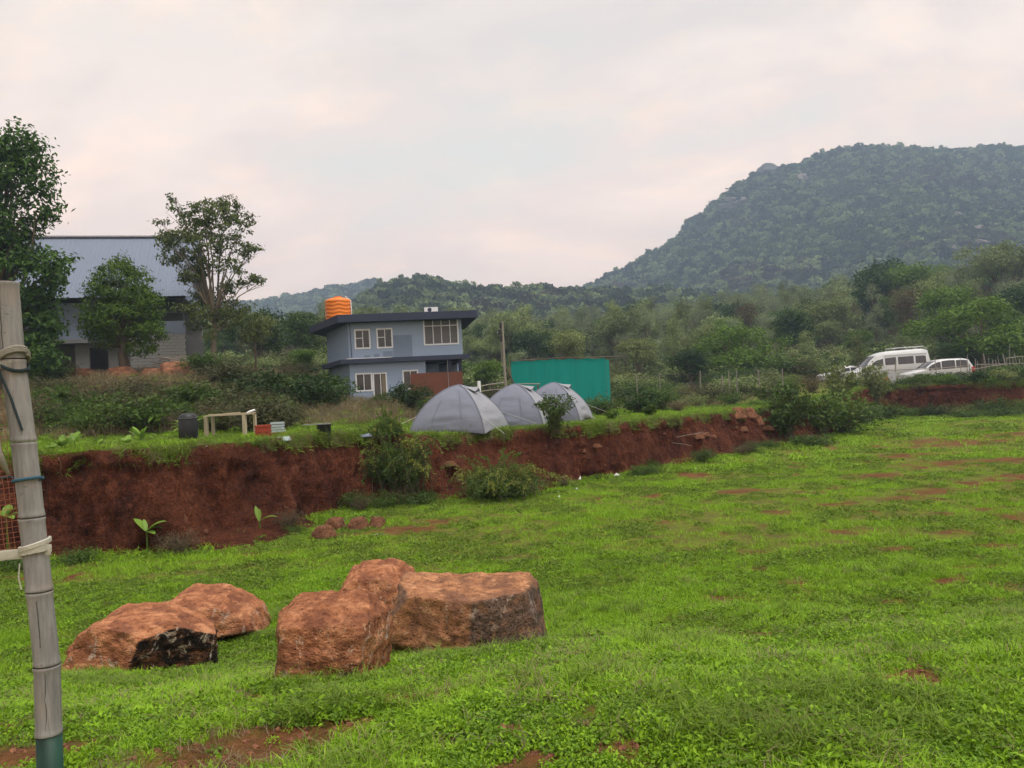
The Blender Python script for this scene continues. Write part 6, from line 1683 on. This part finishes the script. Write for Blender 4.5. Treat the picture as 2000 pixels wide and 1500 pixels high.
# broad leaved seedlings
def broad(name, label, p, spec, stem_h, leafm='leaf_big'):
    t = thing(name, label, 'plant', p)
    mb = MB(); mb.tube([(0, 0, -.04), (.01, 0, stem_h * .6), (.0, 0, stem_h)], [.022, .018, .012], 6); mb.build('stem', M['leaf_bright'], t)
    for az, ln, wd, rise, droop in spec:
        MB().grid(big_leaf((0, 0, stem_h * .95), az, ln, wd, rise, droop)).build('leaf', M[leafm], t, True)
    return t
g = ground(288, 1085); g[2] += .05; s_ = g[1] / FPX
broad('seedling', 'young broad leaved seedling at the bank foot, left one', g, [(2.6, 46 * s_, 16 * s_, .75, .35), (.25, 42 * s_, 24 * s_, .75, .6), (-.5, 26 * s_, 15 * s_, .0, .3), (.6, 34 * s_, 17 * s_, .55, .9), (2.2, 30 * s_, 9 * s_, .95, .2)], 44 * s_)
g = ground(508, 1052); g[2] += .05; s_ = g[1] / FPX
broad('seedling', 'young broad leaved seedling at the bank foot, right one', g, [(2.3, 34 * s_, 10 * s_, 1.2, .2), (.1, 38 * s_, 14 * s_, .6, .75), (1.7, 26 * s_, 7 * s_, 1.2, .1)], 30 * s_)
g = ground(16, 1105); s_ = g[1] / FPX
broad('seedling', 'yellow green broad leaved plant seen behind the net', g, [(.2, 26 * s_, 24 * s_, 1.1, .8), (2.9, 40 * s_, 20 * s_, .5, .5), (.9, 40 * s_, 16 * s_, .3, .4), (-.6, 32 * s_, 16 * s_, .2, .5), (1.9, 34 * s_, 18 * s_, .9, .4)], 100 * s_)
def rosette(label, px, py, n, ln, wd, stem, seed, leafm='leaf_big', rise=(.5, 1.2)):
    r2 = np.random.default_rng(seed); g = ground(px, py); s_ = g[1] / FPX
    return broad('leafy_plant', label, g, [(r2.uniform(0, 6.28), ln * 1.3 * s_ * r2.uniform(.7, 1.15), wd * 1.4 * s_, r2.uniform(*rise), r2.uniform(.4, 1.1)) for _ in range(n)], stem * s_)
rosette('upright green leaved plant on the terrace, leftmost clump', 120, 880, 12, 34, 8, 6, 1); rosette('small palm like plant beside the leftmost clump', 146, 884, 8, 26, 8, 22, 2)
rosette('low bright plant near the bank edge left of the small frangipani', 248, 872, 9, 22, 8, 5, 3); rosette('slender leaved clump behind the bank edge', 275, 862, 10, 26, 6, 5, 4)
rosette('small stalked plant with a crown of pale leaves', 312, 850, 11, 20, 8, 36, 5, rise=(.1, .7)); rosette('young palm in front of the black drum', 368, 856, 11, 38, 8, 16, 6)
rosette('tall narrow leaved clump left of the table', 190, 876, 8, 22, 6, 5, 7); rosette('bright leaf clump at the bank edge near the pole', 98, 886, 8, 22, 8, 4, 8, 'leaf_bright')
# brushy slope between terrace and unfinished building
SLOPE = ['olive brush shrub on the slope', 'dry brown brush shrub on the slope', 'green brush shrub on the slope']
for k in range(64):
    px = rng.uniform(60, 560); f = rng.uniform(0, 1)
    Y = 23.5 + 17.5 * f
    if px < 130: Y = max(Y, 25)
    if 150 < px < 400 and Y > 33: Y = 33 - (Y - 33)
    g = gy(px, Y)
    kd, lm, i_ = [('mix', 'leaf_brush', 0), ('dry', 'leaf_dry', 1), ('dry', 'leaf_dry', 1), ('mix', 'leaf_shrub', 2), ('dense', 'leaf_shrub', 2), ('mix', 'leaf_brush', 0)][rng.integers(6)]
    shrub(kd, lm, g, rng.uniform(.7, 1.45), SLOPE[i_] + ', ' + ('far left' if px < 180 else 'under the round tree' if px < 300 else 'under the airy tree' if px < 430 else 'toward the house') + (' at the slope foot' if Y < 29 else ' halfway up' if Y < 35 else ' near the crest'), rng.uniform(0, 6), rng.uniform(1.0, 1.5), 'brush shrubs on the slope')
for k in range(26):                                       # scrub between house, net and wood
    px = rng.uniform(560, 1560); Y = rng.uniform(42, 60)
    if 620 < px < 930 and Y > 41: Y = 60 + rng.uniform(0, 4)
    if 985 < px < 1215: Y = rng.uniform(45, 60)
    if 1560 < px: continue
    g = gy(px, Y); kd, lm = [('mix', 'leaf_brush'), ('dense', 'leaf_shrub'), ('dry', 'leaf_dry'), ('mix', 'leaf_shrub')][rng.integers(4)]
    shrub(kd, lm, g, rng.uniform(.8, 1.6), ('olive' if 'brush' in lm else 'dry brown' if 'dry' in lm else 'dense green' if kd == 'dense' else 'loose green') + ' scrub bush ' + ('left of the house' if px < 640 else 'behind the house' if px < 930 else 'behind the tents' if px < 1000 else 'behind the teal net' if px < 1220 else 'before the wire fence' if Y < 50 else 'behind the wire fence'), rng.uniform(0, 6), 1.3, 'scrub before the wood')
# undergrowth beneath the wood: one mass
def joined(kind, leafm):
    (tv, tf), (cv, cf) = SHR[kind]
    return mesh_np('undergrowth_bush', np.concatenate([cv, tv]), [cf[0]] + [f + len(cv) for f in tf], [M[leafm], M['stem']], mi=np.concatenate([np.zeros(len(cf[0]), int)] + [np.ones(len(f), int) for f in tf]))
ucoll = proto_coll('undergrowth_bush', [joined('dense', 'leaf_dark'), joined('mix', 'leaf_shrub'), joined('mix', 'leaf_olive'), joined('dense', 'leaf_forest'), joined('dry', 'leaf_dry')])
n = 2400
y = np.sqrt(rng.uniform(57 ** 2, 190 ** 2, n)); x = rng.uniform(-.55, .75, n) * y
k = ~((x > -14) & (x < 0) & (y < 62)) & ~((x > 22) & (x < 45) & (y < 69)); x, y = x[k], y[k]
sc_ = rng.uniform(1.1, 2.6, len(x)) * np.where(y < 68, .8, 1.15)
scatter('undergrowth', ucoll, np.stack([x, y, H(x, y) - .1], -1), np.stack([x * 0, x * 0, rng.uniform(0, 6.28, len(x))], -1), np.stack([sc_ * 1.4, sc_ * 1.4, sc_], -1), rng.choice(5, len(x), p=[.12, .27, .2, .33, .08]), 'tangled undergrowth beneath the trees of the wood', 'undergrowth')
# weeds at the bank foot
CLEAR = [ground(*c_) for c_ in ((1205, 934), (1133, 941), (288, 1085), (508, 1052), (640, 1045), (702, 1034), (737, 1028), (1092, 972))]
for k in range(56):
    u = rng.uniform(0, 1)
    i_ = int(np.argmin(np.abs(BL[:, 0] - (-11.5 + 24 * u))))
    q = BL[i_] - BN[i_] * rng.uniform(.15, .9)
    if any(abs(q[0] - c_[0]) < .55 and -1.6 < q[1] - c_[1] < .35 for c_ in CLEAR): continue
    kd, lm = [('low', 'leaf_shrub'), ('low', 'leaf_bright'), ('mix', 'leaf_shrub'), ('dry', 'leaf_dry'), ('low', 'leaf_shrub')][rng.integers(5)]
    shrub(kd, lm, (q[0], q[1], h1(q[0], q[1])), rng.uniform(.25, .62), ('dry' if kd == 'dry' else 'bright' if 'bright' in lm else 'leafy' if kd == 'mix' else 'low dark') + ' weed clump at the bank foot ' + ('near the bamboo post' if u < .16 else 'by the seedlings' if u < .3 else 'by the small rocks' if u < .42 else 'between the two yellow tipped bushes' if u < .52 else 'by the white litter' if u < .72 else 'toward the far corner'), rng.uniform(0, 6), rng.uniform(.8, 1.4), 'weeds along the bank foot', 'weed_clump')

# ================================================================== GRASS
gp = []
for k in range(4): gp.append(mesh_np('tuft', *tuft(500 + k, 16, .05, .075, .0055, .8), [M['grass']]))            # 0-3 near short grass
for k in range(2): gp.append(mesh_np('tuft', *tuft(510 + k, 22, .05, .13, .0055, .9), [M['grass_deep']]))        # 4-5 near tall grass
for k in range(4): gp.append(mesh_np('weed', *weed(520 + k, 36, .075, .075, .028, .016), [M['weed'] if k % 2 else M['grass']]))   # 6-9 broadleaf
for k in range(3): gp.append(mesh_np('tuft', *tuft(530 + k, 60, .17, .055, .011, .9, 1), [M['grass']]))          # 10-12 mid patch
for k in range(2): gp.append(mesh_np('weed', *weed(540 + k, 60, .17, .06, .05, .028), [M['grass_deep']]))        # 13-14 mid weeds
for k in range(2): gp.append(mesh_np('tuft', *tuft(550 + k, 80, .42, .06, .03, 1.0, 1), [M['grass']]))           # 15-16 far patch
gp.append(mesh_np('weed', *weed(560, 90, .42, .05, .09, .05), [M['grass_deep']]))                                # 17 far darker
gp.append(mesh_np('tuft', *tuft(570, 18, .06, .11, .004, 1.1), [M['grass_dry']]))                                # 18 dry
gp.append(mesh_np('tuft', *tuft(571, 50, .3, .38, .012, .6), [M['grass_dry']]))                                  # 19 tall dry
gp.append(mesh_np('tuft', *tuft(572, 40, .14, .12, .011, .9), [M['grass']]))                                     # 20 terrace grass
gp.append(mesh_np('tuft', *tuft(573, 40, .14, .11, .011, 1.0), [M['grass_deep']]))                                # 21 darker terrace grass
gp.append(mesh_np('clod', ICO[3][0] * [1, .9, .6] * (1 + .35 * fbm(ICO[3][0][:, 0] * 1.6, ICO[3][0][:, 1] * 1.6, ICO[3][0][:, 2] * 1.6, 5, 3))[:, None] * .02, ICO[3][1], [M['rock_small']]))   # 22 crumbs of soil
gcoll = proto_coll('grass_tuft', gp)
rng = np.random.default_rng(31)
def wedge(n, ya, yb, m=.72, x_off=0.0):
    y = np.sqrt(rng.uniform(ya ** 2, yb ** 2, n)); x = rng.uniform(-m, m, n) * y + x_off
    return x, y
PP, RR, SS, II = [], [], [], []
def put(x, y, z, s, i, tilt=.12):
    n = len(x)
    PP.append(np.stack([x, y, z], -1)); SS.append(s); II.append(i)
    RR.append(np.stack([rng.normal(0, tilt, n), rng.normal(0, tilt, n), rng.uniform(0, 6.28, n)], -1))
def lushness(x, y): return fbm(x * .9, y * .9, seed=71, octv=3)
def layer(n, ya, yb, choose, smin, smax, thin=1.0, zoff=-.005, patchy=.88):
    x, y = wedge(n, ya, yb)
    s = bank_sd(x, y); b = bareness(x, y)
    keep = (s < .02) & (rng.uniform(0, 1, n) > b * thin) & (rng.uniform(0, 1, n) > patchy * sm(-.05, .42, fbm(x * .7, y * 1.3, seed=73, octv=3) + .1 * sm(2, 14, x) * sm(7, 16, y)))
    x, y, b = x[keep], y[keep], b[keep]
    i = choose(x, y, b)
    put(x, y, field_z(x, y) + zoff, rng.uniform(smin, smax, len(x)) * (1 + .45 * lushness(x, y)) * (1 - .45 * b), i)
def near(x, y, b):
    l = lushness(x, y) + rng.normal(0, .25, len(x))
    i = rng.integers(0, 4, len(x))
    i = np.where(l < -.10, rng.integers(6, 10, len(x)), i); i = np.where(l > .8, rng.integers(4, 6, len(x)), i)
    return np.where(rng.uniform(0, 1, len(x)) < .02 + .1 * b, 18, i)
def mid(x, y, b):
    l = lushness(x, y) + rng.normal(0, .25, len(x))
    return np.where(l < -.22, rng.integers(13, 15, len(x)), rng.integers(10, 13, len(x)))
def farc(x, y, b):
    l = lushness(x * .6, y * .6) + rng.normal(0, .25, len(x))
    return np.where(l < -.25, 17, rng.integers(15, 17, len(x)))
layer(38000, 2.2, 7.5, near, .65, 1.15, 1.3, patchy=.25)
layer(15000, 6.0, 13, mid, .6, 1.15, .97, patchy=.6)
layer(16000, 6.5, 13, near, .7, 1.2, .97, patchy=.6)
layer(20000, 12, 27, mid, .8, 1.4, .97)
layer(13000, 24, 56, farc, .8, 1.5, .97)
# taller growth ridge in the right foreground and round the boulders
x = rng.uniform(.3, 4.6, 9000); y = rng.uniform(3.2, 5.6, 9000) + .12 * x
k = .55 * np.exp(-((y - (4.55 + .16 * x)) / .35) ** 2) > rng.uniform(0, 1, 9000)
x, y = x[k], y[k]; put(x, y, field_z(x, y), rng.uniform(.5, .95, len(x)), np.where(rng.uniform(0, 1, len(x)) < .12, rng.integers(4, 6, len(x)), rng.integers(6, 10, len(x))))
for px, py, r_, n in ((200, 1345, .55, 1100), (420, 1320, .5, 260), (640, 1350, .5, 220), (760, 1300, .35, 300), (930, 1290, .6, 420), (1060, 1265, .4, 300), (505, 1250, .3, 350), (620, 1385, .35, 260), (1520, 1390, .8, 700), (1650, 1420, .7, 700)):
    g = ground(px, py); a = rng.uniform(0, 6.28, n); q = r_ * np.sqrt(rng.uniform(0, 1, n)); x, y = g[0] + q * np.cos(a), g[1] + .55 * q * np.sin(a)
    put(x, y, field_z(x, y), rng.uniform(.55, 1.1, n), np.where(rng.uniform(0, 1, n) < .25, rng.integers(4, 6, n), rng.integers(6, 10, n)))
x, y = wedge(26000, 2.2, 9); b = bareness(x, y); k = (b > .45) & (bank_sd(x, y) < 0); x, y = x[k][:5000], y[k][:5000]
put(x, y, field_z(x, y), rng.uniform(.2, 1.0, len(x)) ** 2 + .12, np.full(len(x), 22), .6)
x, y = wedge(9000, 2.2, 9); b = bareness(x, y); k = (b > .4) & (bank_sd(x, y) < 0) & (fbm(x * 3, y * 3, seed=74, octv=2) > .3); x, y = x[k], y[k]
put(x, y, field_z(x, y), rng.uniform(.35, .8, len(x)), np.where(rng.uniform(0, 1, len(x)) < .3, 18, rng.integers(6, 10, len(x))))
# terrace grass, its overhanging edge and the slope
x, y = wedge(30000, 13, 46); s = bank_sd(x, y)
k = (s > 1.3) & (s < 8.5 + 2 * fbm(x * .3, y * .3, seed=31, octv=2) + 5.0 * sm(-2, 4, x) * (s > 0)); x, y, s = x[k], y[k], s[k]
z = np.where(s < 1.7, plate_z(x, y, s) + .03, plate_z(x, y, s))
put(x, y, z, rng.uniform(.55, 1.15, len(x)) * np.where(s < 1.3, 1.15, 1.0), np.where(rng.uniform(0, 1, len(x)) < .8, np.where(fbm(x * .7, y * .7, seed=79, octv=2) + rng.normal(0, .2, len(x)) > 0, 20, 21), rng.integers(13, 15, len(x))))
for rep in range(3):
    i_ = np.nonzero((BL[:, 0] > -16) & (BL[:, 0] < 36))[0]; i_ = rng.choice(i_, 4200)
    off = lean[i_] * (1 + .9 * slump[i_]) + rng.uniform(-.03, 1.0, len(i_)) ** 1.0; q = BL[i_] + BN[i_] * off[:, None]
    ov = fbm(BS[i_] * .8, BS[i_] * 0, seed=77, octv=2) > -.12
    q = q[ov]; put(q[:, 0], q[:, 1], plate_z(q[:, 0], q[:, 1], np.full(len(q), 1.0)) + .0, rng.uniform(.6, 1.25, len(q)), np.where(rng.uniform(0, 1, len(q)) < .72, np.where(rng.uniform(0, 1, len(q)) < .4, 20, 21), 18), .45)
# dry grass and roots hanging over the lip, weeds on the face
i_ = np.nonzero((BL[:, 0] > -16) & (BL[:, 0] < 36))[0]; i_ = rng.choice(i_, 2600)
off = lean[i_] * (1 + .9 * slump[i_]) - rng.uniform(.0, .16, len(i_)); q = BL[i_] + BN[i_] * off[:, None]
n = len(i_); az = np.arctan2(BN[i_, 1], BN[i_, 0]) - PI / 2
PP.append(np.stack([q[:, 0], q[:, 1], topz[i_] - .02 - rng.uniform(0, .22, n)], -1)); SS.append(rng.uniform(.7, 1.5, n)); II.append(np.where(rng.uniform(0, 1, n) < .55, 18, 21))
RR.append(np.stack([rng.uniform(.9, 2.1, n), rng.normal(0, .3, n), az], -1))
i_ = np.nonzero((BL[:, 0] > -16) & (BL[:, 0] < 30))[0]; i_ = rng.choice(i_, 4200)     # foot of the bank
off = -np.abs(rng.normal(0, .45, len(i_))) + .08; q = BL[i_] + BN[i_] * off[:, None]
put(q[:, 0], q[:, 1], field_z(q[:, 0], q[:, 1]), rng.uniform(.6, 1.5, len(q)), np.where(rng.uniform(0, 1, len(q)) < .45, 20, rng.integers(13, 15, len(q))), .2)
x, y = wedge(12000, 20, 60); s = bank_sd(x, y)
k = (s > 7) & ((x < -5) | (rng.uniform(0, 1, len(x)) < .35)); x, y = x[k], y[k]
put(x, y, H(x, y), rng.uniform(.6, 1.5, len(x)), np.where(rng.uniform(0, 1, len(x)) < .35, 19, np.where(rng.uniform(0, 1, len(x)) < .4, 20, 14)))
P = np.concatenate(PP); RO = np.concatenate(RR); SC = np.concatenate(SS); IX = np.concatenate(II)
print('grass tufts', len(P))
scatter('grass', gcoll, P, RO, SC, IX, 'short bright green grass and low weeds covering field and terrace', 'grass')

# ================================================================== HAZE
hz = MB(); hz.box(-1300, 1500, -80, 1300, -6, 236)
m = NT('haze_air'); m.t.nodes.remove(m.out); m.out = m.n('ShaderNodeOutputMaterial')
pv = m.n('ShaderNodeVolumePrincipled', {'Color': (0.55, 0.74, 1.0, 1), 'Density': 0.00074, 'Anisotropy': 0.2})
m.t.links.new(pv.outputs[0], m.out.inputs['Volume'])
tag(hz.build('haze', m.m), 'thin pale blue haze between the viewer and the hills', 'haze', kind='stuff')
